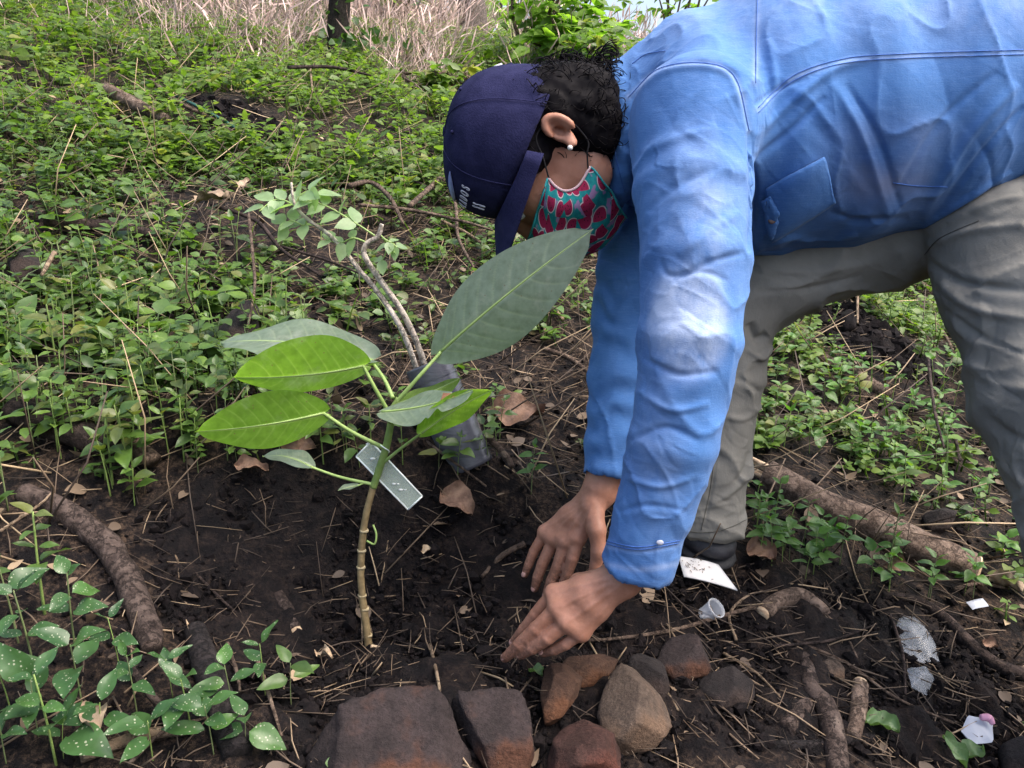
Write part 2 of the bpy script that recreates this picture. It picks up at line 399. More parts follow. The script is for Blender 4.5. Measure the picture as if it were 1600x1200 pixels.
BARE = [polyworld(q) for q in (
    [(240, 790), (330, 745), (480, 725), (640, 745), (760, 770), (850, 840), (1010, 850), (1130, 905), (1220, 905), (1420, 940), (1560, 1010), (1620, 1190), (1500, 1198), (900, 1198), (420, 1198), (395, 1120), (330, 1030), (250, 960), (235, 870)],
    [(300, 155), (380, 165), (450, 205), (455, 228), (400, 225), (325, 195)],
    [(1280, 490), (1335, 482), (1420, 550), (1470, 600), (1390, 590), (1300, 545)])]
BRZONE = polyworld([(20, 735), (110, 765), (190, 810), (250, 880), (275, 1030), (200, 1040), (170, 960), (120, 880), (30, 830)])
LOGZONE = polyworld([(1165, 700), (1250, 725), (1400, 790), (1560, 860), (1560, 930), (1470, 925), (1300, 855), (1165, 795)])
SPARSE = polyworld([(480, 420), (640, 330), (760, 330), (980, 380), (960, 560), (950, 800), (760, 780), (560, 730), (480, 640)])
def bare(x, y):
    r = (np.asarray(y) < .76) & (np.asarray(x) > -.32)
    for q in BARE: r |= inpoly(x, y, q)
    return r
# ------------------------------------------------------------------ sky-side setting: ground sheet
def axis_lines(segs):
    out = []
    for a, b, s in segs: out.append(np.arange(a, b, s))
    out.append(np.array([segs[-1][1]])); return np.concatenate(out)
gx = np.concatenate([-np.geomspace(90, 2.6, 46)[:-1], axis_lines([(-2.6, -.95, .03), (-.95, 1.25, .009), (1.25, 3, .035)]), np.geomspace(3.06, 90, 40)])
gy = np.concatenate([axis_lines([(-2.5, .5, .08), (.5, 1.75, .009), (1.75, 3.2, .022), (3.2, 8.5, .07)]), np.geomspace(8.6, 160, 40)])
GX, GY = np.meshgrid(gx, gy)
near = sstep(4.5, 2.0, GY)
b_ = bare(GX, GY).astype(float)
for _ in range(10):
    q = b_.copy(); q[1:-1, 1:-1] = (b_[1:-1, 1:-1] * 2 + b_[:-2, 1:-1] + b_[2:, 1:-1] + b_[1:-1, :-2] + b_[1:-1, 2:]) / 6; b_ = q
GZ = G(GX, GY)
det = .018 * fbm(GX * 16, GY * 16, 0, 4, 21) + .011 * np.abs(fbm(GX * 48, GY * 48, 0, 3, 31))
GZf = GZ + near * det * (.6 + .9 * b_)
ground = mk('ground', np.stack([GX, GY, GZf], -1).reshape(-1, 3), grid_faces(len(gy), len(gx))[:, ::-1], M_SOIL,
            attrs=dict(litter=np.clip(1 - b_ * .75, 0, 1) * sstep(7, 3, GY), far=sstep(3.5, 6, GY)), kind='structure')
ground['label'] = 'dark soil slope rising away'

# ------------------------------------------------------------------ ground cover (stuff)
def scatter(n, y0, y1, spread=.75, margin=.5, p=1.0):
    u = rng.random(n * 3); y = y0 + (y1 - y0) * u**p
    x = rng.uniform(-1, 1, n * 3) * (y * spread + margin)
    # uniform in area: accept with probability growing with width
    keep = rng.random(n * 3) < (y * spread + margin) / (y1 * spread + margin) if p == 1 else np.ones(n * 3, bool)
    x, y = x[keep], y[keep]; return x[:n], y[:n]
def dens(x, y):
    d = .43 + 1.25 * fbm(x * 1.7, y * 1.7, 0, 3, 77) + .25 * fbm(x * 5, y * 5, 0, 2, 78)
    d = np.where(x < 0, d + .25, d) + sstep(2.6, 3.6, y) * .25
    d = np.where(inpoly(x, y, SPARSE), d - .30, d)
    d = np.where(bare(x, y), d - 2, d); d = np.where(inpoly(x, y, BRZONE), d - .8, d); d = np.where(inpoly(x, y, LOGZONE), d - .7, d)
    d = np.where((y < .78) & (x > -.3), -1, d)
    return np.clip(d, 0, 1)
def weeds(name, n, y0, y1, mat, leafL, nleaf, hgt, tpl, label, xf=None, droop=.35):
    x, y = scatter(n, y0, y1)
    k = rng.random(len(x)) < dens(x, y)
    if xf is not None: k &= xf(x, y)
    x, y = x[k], y[k]; m = len(x)
    z = G(x, y)
    h = hgt * rng.uniform(.45, 1.25, m) * (.75 + .5 * vnoise(x * 2, y * 2, 0, 5))
    big = np.clip(rng.lognormal(0, .28, m), .5, 1.7)
    nl = nleaf
    lean = rng.normal(0, .22, (m, 2)); lean[:, 1] -= .12
    rep = np.repeat(np.arange(m), nl); j = np.tile(np.arange(nl), m)
    t = .35 + .65 * (j // 2 + 1) / ((nl + 1) // 2)
    az = (j % 2) * np.pi + (j // 2) * 1.57 + np.repeat(rng.uniform(0, 6.28, m), nl) + rng.normal(0, .35, m * nl)
    hh = h[rep] * t
    base = np.stack([x[rep] + lean[rep, 0] * hh, y[rep] + lean[rep, 1] * hh, z[rep] + hh], -1)
    el = rng.normal(.18, .28, m * nl)
    D = np.stack([np.cos(az) * np.cos(el), np.sin(az) * np.cos(el), np.sin(el)], -1)
    N0 = np.array([0.1, -.25, 1.0]) + rng.normal(0, .25, (m * nl, 3))
    L = leafL * big[rep] * rng.uniform(.6, 1.15, m * nl) * (1.2 - .45 * t)
    tint = (np.repeat(rng.random(m), nl) * .75 + rng.random(m * nl) * .3) % 1
    pet = L * .25
    cl = leaf_cloud(base + D * pet[:, None], D, N0, L, L * rng.uniform(.26, .40, m * nl), tint, tpl, bend=rng.uniform(.05, droop, m * nl))
    st = sticks(np.stack([x, y, z - .01], -1), np.stack([x + lean[:, 0] * h, y + lean[:, 1] * h, z + h], -1), .0016 + .0008 * rng.random(m), rng.random(m))
    pt = sticks(base, base + D * (pet * 1.05)[:, None], np.full(m * nl, .0007), tint)
    o = mk(name, *cat_clouds(cl, st, pt)[:2], mat, attrs=None, kind='stuff') if False else None
    V, Fs, A = cat_clouds(cl, st, pt)
    o = mk(name, V, Fs, mat, attrs=A, kind='stuff'); o['label'] = label; return o
weeds('slope_weeds', 8500, 2.6, 7.2, M_WEEDB, .044, 10, .14, LT_LOW, 'bright green leafy weeds covering the upper slope')
weeds('broadleaf_weeds', 3400, .95, 2.9, M_WEED, .036, 8, .09, LT_FULL, 'broad leaved green weeds on the left slope', lambda x, y: x < .12)
weeds('small_weeds', 6500, .95, 3.2, M_WEEDB, .026, 8, .07, LT_FULL, 'small green seedlings on the right slope', lambda x, y: x > -.02)
weeds('creeping_weeds', 4200, .95, 3.2, M_WEED, .022, 6, .035, LT_LOW, 'tiny creeping weeds between the bigger ones')
# green grass blades
x, y = scatter(2600, 1.0, 6.5); k = rng.random(len(x)) < dens(x, y); x, y = x[k], y[k]; m = len(x)
D = np.stack([rng.normal(0, .35, m), rng.normal(0, .35, m), np.ones(m)], -1)
V, Fs, A = thin_blades(np.stack([x, y, G(x, y)], -1), D, rng.uniform(.06, .22, m), np.full(m, .0022), rng.random(m), .4)
o = mk('grass_blades', V, Fs, M_WEEDB, attrs=A, kind='stuff')
# dry pink grass on the crest
m = 68000
x = rng.uniform(-8.5, 4.5, m); y = 4.0 + rng.random(m)**1.1 * 5.2
k = rng.random(m) < np.maximum(sstep(-.75, .35, .8 * fbm(x * .8, y * .8, 0, 2, 55) + (y - (5.45 + .16 * np.minimum(x, 0) - .10 * np.maximum(x, 0))) * .9), .012)
k &= ~((x > .17 * y) & (rng.random(m) < .93))
TRUNKS = [hit(527, 88), hit(742, 60), hit(778, 62)]
for b_t, w_t in zip(TRUNKS, (.22, .12, .12)): k &= ~((np.abs(x - b_t[0] * y / b_t[1]) < w_t) & (y < b_t[1] + .10))
x, y = x[k], y[k]; m = len(x)
D = np.stack([rng.normal(.15, .42, m), rng.normal(0, .36, m), np.ones(m)], -1)
hh = rng.uniform(.16, .62, m) * (.8 + .4 * vnoise(x, y, 0, 9))
V, Fs, A = thin_blades(np.stack([x, y, G(x, y) - .02], -1), D, hh, np.full(m, .0022), np.clip(rng.normal(.55, .25, m), 0, 1), .35, 3)
V2, F2, A2 = leaf_cloud(np.stack([x, y, G(x, y)], -1)[::2] + norm(D)[::2] * hh[::2, None] * .85 + [0, 0, -.05], norm(D)[::2] + rng.normal(0, .3, (len(x[::2]), 3)), rng.normal(size=(len(x[::2]), 3)), np.full(len(x[::2]), .13), np.full(len(x[::2]), .0042), rng.random(len(x[::2])), LT_LOW, .3)
V, Fs, A = cat_clouds((V, Fs, A), (V2, F2, A2))
o = mk('dry_grass', V, Fs, M_DRYGRASS, attrs=A, kind='stuff'); o['label'] = 'tall dry pinkish grass along the top of the slope'
# far wood beyond the crest, read as one mass
m = 16000
x = rng.uniform(-16, 14, m); y = rng.uniform(11, 19, m)
z0 = G(x, y); top = 2.2 + 1.8 * fbm(x * .35, y * .35, 0, 3, 91) - 1.6 * sstep(.2, 1.6, x) * sstep(4.2, 2.4, x) * 1.2 + .9 * sstep(-1, -5, x)
z = z0 + rng.random(m) * np.maximum(top, .25)
k = fbm(x * .9, y * .9, z * .9, 2, 93) > -.12; x, y, z = x[k], y[k], z[k]; m = len(x)
D = rng.normal(size=(m, 3)); D[:, 2] -= .3
V, Fs, A = leaf_cloud(np.stack([x, y, z], -1), D, rng.normal(size=(m, 3)) + [0, -.3, .8], rng.uniform(.12, .30, m), rng.uniform(.05, .11, m), rng.random(m), LT_LOW, .2)
o = mk('distant_undergrowth', V, Fs, M_TREELEAF, attrs=A, kind='stuff'); o['label'] = 'mass of leafy growth beyond the crest'
# soil clods
def lumps(P, r, sdv=1, seed=0):
    V0, F0 = ico(sdv); n = len(P); k = len(V0)
    A = norm(rng.normal(size=(n, 3))); ang = rng.uniform(0, 6.28, n)
    sc = rng.uniform(.6, 1.25, (n, 3)) * r[:, None]
    V = V0[None] * (1 + rng.uniform(-.42, .42, (n, k)))[..., None] * sc[:, None]
    c, s = np.cos(ang), np.sin(ang)
    V = np.stack([V[..., 0] * c[:, None] - V[..., 1] * s[:, None], V[..., 0] * s[:, None] + V[..., 1] * c[:, None], V[..., 2]], -1) + P[:, None]
    return V.reshape(-1, 3), [(F0[None] + (np.arange(n) * k)[:, None, None]).reshape(-1, 3)]
x = rng.uniform(-.75, 1.3, 60000); y = rng.uniform(.55, 1.9, 60000)
k = bare(x, y) | (rng.random(len(x)) < .10); x, y = x[k], y[k]
kk = fbm(x * 6, y * 6, 0, 2, 71) > -.50; x, y = x[kk][:30000], y[kk][:30000]
r = np.clip(rng.lognormal(-5.95, .55, len(x)), .0012, .011)
V, Fs = lumps(np.stack([x, y, G(x, y) + r * .4 + .003], -1), r)
o = mk('soil_clods', V, Fs, M_CLOD, smooth=False, kind='stuff'); o['label'] = 'crumbly dark soil clods in the dug bed'
for bi in (1, 2):
    q = np.array(BARE[bi]); m = 2600
    x = rng.uniform(q[:, 0].min(), q[:, 0].max(), m); y = rng.uniform(q[:, 1].min(), q[:, 1].max(), m); k = inpoly(x, y, BARE[bi]); x, y = x[k], y[k]
    r = np.clip(rng.lognormal(-5.0, .5, len(x)), .003, .022)
    V, Fs = lumps(np.stack([x, y, G(x, y) + r * .4], -1), r); o = mk('soil_mound', V, Fs, M_CLOD, smooth=False, kind='stuff')
    o['label'] = ['small heap of dark soil among weeds up the slope', 'heap of dug dark soil behind the far leg'][bi - 1]
# straw, twiglets and dry leaf litter
n = 17000
x, y = scatter(n, .62, 3.4, .75, .3)
inside = bare(x, y)
right = x > .22
k = rng.random(len(x)) < np.where(inside, np.where(right, .75, .34), np.where(inpoly(x, y, SPARSE), 1, .5))
x, y = x[k], y[k]; m = len(x)
az = rng.normal(np.where(x > .2, -.6, 0), np.where(x > .2, .7, 1.5), m)
L = np.clip(rng.lognormal(-3.0, .5, m), .015, .17)
D = np.stack([np.cos(az), np.sin(az), np.zeros(m)], -1)
A0 = np.stack([x, y], -1) - D[:, :2] * (L / 2)[:, None]; B0 = np.stack([x, y], -1) + D[:, :2] * (L / 2)[:, None]
Ap = np.concatenate([A0, (G(A0[:, 0], A0[:, 1]) + rng.uniform(.001, .014, m))[:, None]], 1)
Bp = np.concatenate([B0, (G(B0[:, 0], B0[:, 1]) + rng.uniform(.001, .03, m))[:, None]], 1)
V, Fs, A = sticks(Ap, Bp, rng.uniform(.0005, .0015, m), rng.random(m)**2.0 * .85)
o = mk('straw_litter', V, Fs, M_STRAW, attrs=A, kind='stuff'); o['label'] = 'dry straw and twiglets scattered on the soil'
x, y = scatter(3000, .7, 3.6, .75, .3)
k = rng.random(len(x)) < np.where(bare(x, y), .22, .6); x, y = x[k], y[k]; m = len(x)
az = rng.uniform(0, 6.28, m); L = rng.uniform(.012, .036, m)
V, Fs, A = leaf_cloud(np.stack([x, y, G(x, y) + .008], -1), np.stack([np.cos(az), np.sin(az), rng.normal(.1, .25, m)], -1), np.array([.1, -.2, 1]) + rng.normal(0, .35, (m, 3)), L, L * rng.uniform(.2, .42, m), rng.random(m)**1.3 * .8, LT_FULL, bend=rng.normal(0, .3, m))
o = mk('leaf_litter', V, Fs, M_STRAW, attrs=A, kind='stuff'); o['label'] = 'small dry brown leaves fallen between the weeds'

# dead stems standing and leaning among the weeds
x, y = scatter(3200, 1.0, 5.0); k = ~bare(x, y); x, y = x[k], y[k]; m = len(x)
L = rng.uniform(.05, .26, m); D = norm(np.stack([rng.normal(.2, .8, m), rng.normal(0, .6, m), rng.uniform(.1, .9, m)], -1)); A0 = np.stack([x, y, G(x, y) + .005], -1)
V, Fs, A = sticks(A0, A0 + D * L[:, None], rng.uniform(.0008, .0022, m), rng.random(m)**1.2)
o = mk('dead_stems', V, Fs, M_STRAW, attrs=A, kind='stuff'); o['label'] = 'dead brown stems standing among the weeds'
# rootlets in the dug bed
x = rng.uniform(-.6, 1.2, 2600); y = rng.uniform(.7, 1.6, 2600); k = bare(x, y); x, y = x[k], y[k]; m = len(x)
L = rng.uniform(.01, .05, m); a = rng.uniform(0, 6.28, m); A0 = np.stack([x, y, G(x, y) + .010], -1)
V, Fs, A = sticks(A0, A0 + np.stack([np.cos(a), np.sin(a), rng.normal(.1, .3, m)], -1) * L[:, None], rng.uniform(.0004, .0010, m), rng.random(m)**2.2 * .6)
o = mk('rootlets', V, Fs, M_STRAW, attrs=A, kind='stuff'); o['label'] = 'fine brown rootlets sticking out of the dug soil'

# ------------------------------------------------------------------ individual weeds near the camera
def unit_leaf_mesh(name, wid, bend, wave, mat, seed, notch=0.0):
    nu, nv = 9, 5
    u = np.linspace(0, 1, nu)[:, None]; v = np.linspace(-1, 1, nv)[None]
    w = wid * np.sin(np.pi * np.clip(u, 0, 1)**.72)**.85 * (1 - .12 * u)
    w[-1] = 0.004; w[0] = 0.01
    x = v * w; y = u + 0 * v - notch * np.abs(v) * np.exp(-(u / .12)**2) * .2
    z = .28 * np.abs(x) - bend * u**2 + wave * np.sin(u * 9 + seed) * v
    V = np.stack([x + 0 * u, y, z + 0 * v], -1).reshape(-1, 3)
    rib = np.repeat(np.exp(-(np.linspace(-1, 1, nv) / .12)**2)[None], nu, 0).ravel()
    o = mk(name, V, grid_faces(nu, nv), mat, attrs=dict(rib=rib * .6, tint=np.zeros(len(V))))
    me = o.data; bpy.data.objects.remove(o); return me
LEAFM = {}
for key, mat in (('speck', M_SPECK), ('weed', M_WEEDU), ('seed', M_SEEDU)):
    LEAFM[key] = [unit_leaf_mesh('leaf', w, b, .03, mat, i) for i, (w, b) in enumerate([(.27, .18), (.34, .34), (.21, .10)])]
def stem_mesh(h, lean, r, mat):
    V, Fs = tube([(0, 0, -.015), (lean * .3, 0, h * .5), (lean, 0, h)], [r, r * .6], 6, 5)
    o = mk('stem', V, Fs, mat); me = o.data; bpy.data.objects.remove(o); return me
STEMM = [stem_mesh(1, .1, .02, M_STEMW), stem_mesh(1, -.15, .025, M_STEMG), stem_mesh(1, .22, .018, M_STEMG)]
def herb(name, label, cat, group, p, h, npair, L, key, az0=None, top=True):
    root = thing(name, label, cat, p, group)
    s = bpy.data.objects.new('stem', random.choice(STEMM)); COL.objects.link(s); s.parent = root
    a0 = random.uniform(0, 6.28) if az0 is None else az0
    s.scale = (h * .6, h * .6, h); s.rotation_euler = (0, 0, a0)
    lean = {0: .1, 1: -.15, 2: .22}[STEMM.index(s.data)]
    specs = [(.35 + .62 * (i + 1) / npair, a0 + i * 1.57 + sd * math.pi) for i in range(npair) for sd in (0, 1)]
    for t, a in specs:
        a += random.gauss(0, .25)
        o = bpy.data.objects.new('leaf', random.choice(LEAFM[key])); COL.objects.link(o); o.parent = root
        l = L * random.uniform(.7, 1.15) * (1.15 - .5 * t)
        el = random.gauss(.15 + .5 * (t > .9), .22)
        y = Vector((math.cos(a) * math.cos(el), math.sin(a) * math.cos(el), math.sin(el)))
        n = Vector((random.gauss(0, .2), random.gauss(-.3, .2), 1)); x = y.cross(n).normalized(); n = x.cross(y)
        m = Matrix((x, y, n)).transposed().to_4x4()
        lx = lean * t * h * .6
        m.translation = Vector((math.cos(a0) * lx, math.sin(a0) * lx, h * t)) + y * l * .1
        o.matrix_local = m @ Matrix.Diagonal((l, l, l, 1))
    return root
for (px, py, h, npair, L) in [(88, 1195, .11, 2, .055), (60, 1075, .13, 3, .045), (20, 1120, .09, 2, .06), (130, 1110, .09, 2, .055), (215, 1120, .08, 3, .042), (160, 1170, .06, 2, .06),
        (30, 1010, .12, 2, .055), (300, 1150, .08, 2, .055), (335, 1185, .07, 3, .05), (365, 1120, .07, 2, .045), (240, 1195, .06, 2, .06), (10, 1195, .07, 3, .055), (60, 1150, .07, 2, .065),
        (190, 1060, .08, 2, .042), (120, 1030, .12, 3, .045), (415, 1090, .07, 2, .045), (270, 1090, .05, 2, .045), (385, 1180, .05, 2, .05), (100, 1190, .05, 2, .065)]:
    herb('speckled_herb', 'low herb with pale speckled oval leaves in the near corner beside the dug bed', 'herb', 'speckled herbs in the near corner', hit(px, py), h, npair, L, 'speck')
for (px, py, h, npair, L) in [(70, 960, .14, 4, .040), (60, 690, .10, 3, .055), (190, 690, .11, 3, .050)]:
    herb('leafy_herb', {70: 'upright herb with stacked bright leaves beside the lower curved branch', 60: 'leafy green herb above the upper end of the curved branch', 190: 'leafy green herb on the bank right above the bend of the curved branch'}[px], 'herb', 'upright herbs by the curved branch', hit(px, py), h, npair, L, 'weed')
herb('leafy_herb', 'small green herb with round leaves between dark stick and sapling', 'herb', None, hit(455, 1105), .06, 2, .05, 'weed')
herb('leafy_herb', 'low herb in front of the grow bag with greyish leaves', 'herb', None, hit(715, 745), .07, 4, .045, 'weed')
herb('leafy_herb', 'bushy little herb under the far sleeve cuff', 'herb', None, hit(830, 775), .09, 4, .035, 'seed')
herb('leafy_herb', 'herb with large pale leaves in front of the long log', 'herb', None, hit(1290, 880), .07, 3, .045, 'seed')
herb('leafy_herb', 'thin upright seedling in front of the long log near its cut end', 'herb', None, hit(1385, 905), .12, 4, .030, 'seed')
for i in range(34):
    px = random.uniform(255, 790); py = 735 - .00022 * (px - 500)**2 * .5 + random.uniform(-75, 8)
    p = hit(px, py)
    if px > 590 and 560 < py < 720 and px < 760: continue
    herb('bank_weed', 'low leafy weed along the top of the dark bank behind the sapling', 'weed', 'weeds along the bank behind the sapling', p, random.uniform(.04, .09), random.choice((2, 3)), random.uniform(.024, .045), 'weed')
cnt = 0
while cnt < 150:
    px, py = random.uniform(0, 640), random.uniform(330, 800)
    p = hit(px, py)
    if bare(p[0], p[1]) or inpoly(p[0], p[1], SPARSE) or inpoly(p[0], p[1], BRZONE): continue
    herb('broadleaf_weed', 'broad leaved green weed in the dense patch left of the sapling', 'weed', 'broad leaved weeds left of the sapling', p, random.uniform(.06, .14), random.choice((2, 3, 3, 4)), random.uniform(.024, .052), 'weed'); cnt += 1
cnt = 0
while cnt < 110:
    px, py = random.uniform(1170, 1600), random.uniform(560, 960)
    p = hit(px, py)
    if bare(p[0], p[1]) or inpoly(p[0], p[1], LOGZONE): continue
    herb('small_seedling', 'small green seedling on the slope right of the far foot', 'seedling', 'seedlings right of the far foot', p, random.uniform(.04, .09), random.choice((2, 3)), random.uniform(.026, .042), 'seed'); cnt += 1

# ------------------------------------------------------------------ trees and shrubs up the slope
def tree(name, label, px, py, r, H, lean, crown_r, n, lm, tm, group=None, seed=0, leafL=.14, crown_z=.72):
    b = hit(px, py); root = thing(name, label, 'tree', b, group); rs = np.random.default_rng(seed)
    top = b + np.array([lean[0], lean[1], H])
    pts = [b - [0, 0, .15], b + [0, 0, .02], b + (top - b) * .33 + rs.normal(0, .05, 3), b + (top - b) * .66 + rs.normal(0, .08, 3), top]
    mk('trunk', *tube(pts, [r * 1.5, r * 1.1, r, r * .8, r * .35], 40, 14, .22, seed=seed), tm, root)
    C = []
    for i in range(7):
        t = .5 + .07 * i; s = b + (top - b) * t; a = i * 2.4 + rs.random()
        e = s + np.array([math.cos(a), math.sin(a), .7]) * crown_r * rs.uniform(.5, .95)
        mk('limb', *tube([s, (s + e) / 2 + [0, 0, .1], e], [r * .45, r * .1], 12, 7, .2), tm, root); C.append(e); C.append((s + e) / 2)
    C.append(top); C = np.array(C)
    P = C[rs.integers(0, len(C), n)] + rs.normal(0, crown_r * .3, (n, 3))
    k = fbm(P[:, 0] * 2, P[:, 1] * 2, P[:, 2] * 2, 2, seed) > -.15; P = P[k]; m = len(P)
    D = rs.normal(size=(m, 3)) + [0, 0, -.5]
    V, Fs, A = leaf_cloud(P, D, rs.normal(size=(m, 3)) * .6 + [0, 0, 1], leafL * rs.uniform(.6, 1.2, m), leafL * rs.uniform(.2, .38, m), rs.random(m), LT_LOW, .2)
    mk('crown', V, Fs, lm, root, attrs=A, kind='stuff'); return root, b
t1, b1 = tree('tree', 'slim dark trunk with creeper leaves standing in the dry grass', 527, 88, .056, 5.5, (.35, .3), 1.3, 2500, M_TREELEAF, M_TRUNK, seed=3)
P = b1 + np.stack([rng.normal(.08, .10, 140), rng.normal(-.05, .08, 140), rng.uniform(.0, .75, 140)], -1)
P[:60, 2] = b1[2] + rng.uniform(0, .14, 60); P[:60, 0] += rng.normal(0, .12, 60)
V, Fs, A = leaf_cloud(P, rng.normal(size=(140, 3)), rng.normal(size=(140, 3)) + [0, -.5, 1], rng.uniform(.03, .07, 140), rng.uniform(.015, .03, 140), rng.random(140), LT_LOW)
mk('creeper', V, Fs, M_DARKLEAF, t1, attrs=A, kind='stuff')
tree('tree', 'pale leaning trunk with a broad base behind the dry grass', 742, 60, .10, 6, (-.6, .6), 1.4, 2200, M_TREELEAF, M_TRUNKP, seed=5)
tree('tree', 'dark forked trunk close behind the pale leaning trunk', 778, 62, .085, 6, (.35, .8), 1.4, 2200, M_DARKLEAF, M_TRUNK, seed=6)
tree('tree', 'thin trunk half hidden by grass at the far left of the crest', 96, -20, .06, 5, (.2, .5), 1.2, 1800, M_TREELEAF, M_TRUNKP, seed=9)
def shrub(label, px, py, dpt, w, h, n, leafL, lm, seed, name='shrub'):
    rs = np.random.default_rng(seed)
    c = W(px, py, dpt); b = np.array([c[0], c[1], gz(c[0], c[1])]); root = thing(name, label, 'shrub', b)
    tips = []
    for i in range(9):
        a = rs.uniform(0, 6.28); e = b + np.array([math.cos(a) * w * rs.uniform(.2, .9), math.sin(a) * w * rs.uniform(.2, .6), h * rs.uniform(.55, 1)])
        mk('stem', *tube([b - [0, 0, .05], (b + e) / 2 + rs.normal(0, .06, 3), e], [.018, .005], 10, 5), M_TWIG, root); tips += [e, b + (e - b) * .75, b + (e - b) * .5]
    tips = np.array(tips)
    P = tips[rs.integers(0, len(tips), n)] + rs.normal(0, w * .20, (n, 3)); m = n
    P[:, 2] = np.maximum(P[:, 2], b[2] + .03)
    nl = 3; rep = np.repeat(np.arange(m), nl); az = np.repeat(rs.uniform(0, 6.28, m), nl) + np.tile((np.arange(nl) - 1) * .75, m)
    D = np.stack([np.cos(az), np.sin(az), rs.normal(-.1, .3, m * nl)], -1)
    L = leafL * rs.uniform(.6, 1.2, m)[rep]
    V, Fs, A = leaf_cloud(P[rep], D, np.array([0, -.4, 1]) + rs.normal(0, .25, (m * nl, 3)), L, L * .33, np.repeat(rs.random(m), nl), LT_LOW, .2)
    mk('foliage', V, Fs, lm, root, attrs=A, kind='stuff'); return root
shrub('loose bright green shrub beside the forked trunk, above the cap', 850, 40, 4.9, .55, .85, 170, .11, M_TREELEAF, 11)
shrub('yellow green shrub with broad lobed leaves between cap and shoulder', 905, 55, 4.7, .36, .46, 150, .13, M_TREELEAF, 12)
shrub('low feathery green bush right behind the curly hair', 930, 85, 4.4, .40, .40, 300, .06, M_WEEDB, 13)
shrub('small leafy sapling in the dry grass right of the slim dark trunk', 610, 20, 5.9, .30, .80, 110, .10, M_TREELEAF, 14)
shrub('tall thin shrub against the sky by the shoulder', 1045, 40, 7.2, .5, 1.1, 45, .13, M_TREELEAF, 15)
shrub('dark leaved bush on the slope left of the cap', 690, 140, 4.2, .20, .14, 70, .07, M_WEEDB, 16)
# ------------------------------------------------------------------ logs, branches, sticks lying on the slope
def onground(pts, lift):
    return np.array([hit(a, b, l) for (a, b), l in zip(pts, np.broadcast_to(lift, len(pts)))])
def branch(name, label, cat, pts, r, mat, lift=None, rough=.22, n=40, k=12, ends=(None, None), group=None, seed=0):
    r = np.atleast_1d(np.asarray(r, float)); lf = r.mean() * .55 if lift is None else lift
    P = onground(pts, lf); loc = P.mean(0)
    V, Fs = tube(P, r, n, k, rough, seed=seed)
    if any(ends):
        root = thing(name, label, cat, loc, group); mk('bark', V, Fs, mat, root)
        C = spline(P, n)
        for e, i, j in ((ends[0], 0, 1), (ends[1], -1, -2)):
            if e: 
                d = norm(C[i] - C[j]); rr = r[0 if i == 0 else -1]
                if e == 'cut': mk('cut_end', *tube([C[i] - d * .004, C[i] + d * .005], [rr * .95, rr * .86], 2, 14, .1), M_SPLIT, root)
                else:
                    parts = []
                    for q in range(9):
                        a = np.cross(d, [0, 0, 1]); o_ = (a * random.uniform(-.7, .7) + np.cross(a, d) * random.uniform(-.7, .7)) * rr
                        parts.append(tube([C[i] + o_ - d * .01, C[i] + o_ * 1.15 + d * random.uniform(.015, .055) * (rr / .03)], [rr * .22, rr * .05], 4, 5))
                    mk('split_end', *join(*parts), M_SPLIT, root)
        return root
    return tag(mk(name, V, Fs, mat, loc=loc), label, cat, group)
branch('log', 'long fallen log with a splintered pale end beside the far shoe', 'log', [(1195, 745), (1280, 790), (1360, 822), (1440, 858), (1520, 890)], [.034, .033, .034, .031, .030], M_BARK2, .012, .14, 70, 26, ('split', 'cut'), seed=2)
branch('branch', 'thick curved branch bending down the soil bank left of the sapling', 'branch', [(35, 770), (100, 800), (165, 850), (205, 920), (232, 990), (236, 1012)], [.016, .0175, .019, .0185, .017, .012], M_BARK, .010, .20, 70, 22, seed=3)
branch('charred_stick', 'charred black stick with a frayed tip standing from the near soil', 'stick', [(305, 985), (322, 1040), (345, 1100), (372, 1180)], [.014, .018, .018, .017], M_BARKD, .012, .12, 40, 12, ('split', None), seed=4)
branch('stick', 'short grey brown stub poking from the soil left of the sapling stem', 'stick', [(432, 930), (450, 958), (462, 985)], [.011, .012, .010], M_BARK, .010, .15, 16, 10, (None, 'cut'), seed=5)
branch('stick', 'short bent grey stick in front of the white card', 'stick', [(1192, 958), (1215, 940), (1250, 932), (1280, 948), (1292, 962)], [.013, .014, .014, .010, .008], M_BARK2, .010, .12, 30, 12, ('cut', None), seed=6)
branch('stick', 'crooked dark stick running off the near edge, right of the stones', 'stick', [(1258, 1020), (1268, 1075), (1290, 1105), (1304, 1160), (1312, 1235)], [.010, .012, .015, .015, .014], M_BARK, .010, .16, 40, 12, seed=7)
branch('stick', 'straight pale stick piece right of the crooked dark stick', 'stick', [(1344, 1070), (1341, 1110), (1333, 1150)], [.0115, .0115, .010], M_BARK2, .010, .10, 16, 12, ('cut', None), seed=8)
branch('stick', 'stubby dark stick leaning against the crooked stick', 'stick', [(1228, 1140), (1246, 1115), (1262, 1100)], [.012, .012, .009], M_BARK, .008, .15, 16, 10, seed=9)
branch('stick', 'flat dark stick crossing under the pale stick piece', 'stick', [(1180, 1162), (1250, 1165), (1320, 1158), (1365, 1150)], [.006, .007, .006, .006], M_BARKD, .004, .2, 24, 8, seed=10)
branch('branch', 'long thin dark branch lying from the log down to the lower right', 'branch', [(1378, 930), (1430, 938), (1475, 965), (1520, 1010), (1570, 1045), (1640, 1062)], [.006, .008, .009, .010, .011, .011], M_TWIGD, .008, .15, 50, 10, seed=11)
branch('stick', 'mossy brown stick below the soil heap between the legs', 'stick', [(1285, 560), (1330, 585), (1390, 618)], [.014, .018, .015], M_BARK2, .012, .2, 24, 10, seed=12)
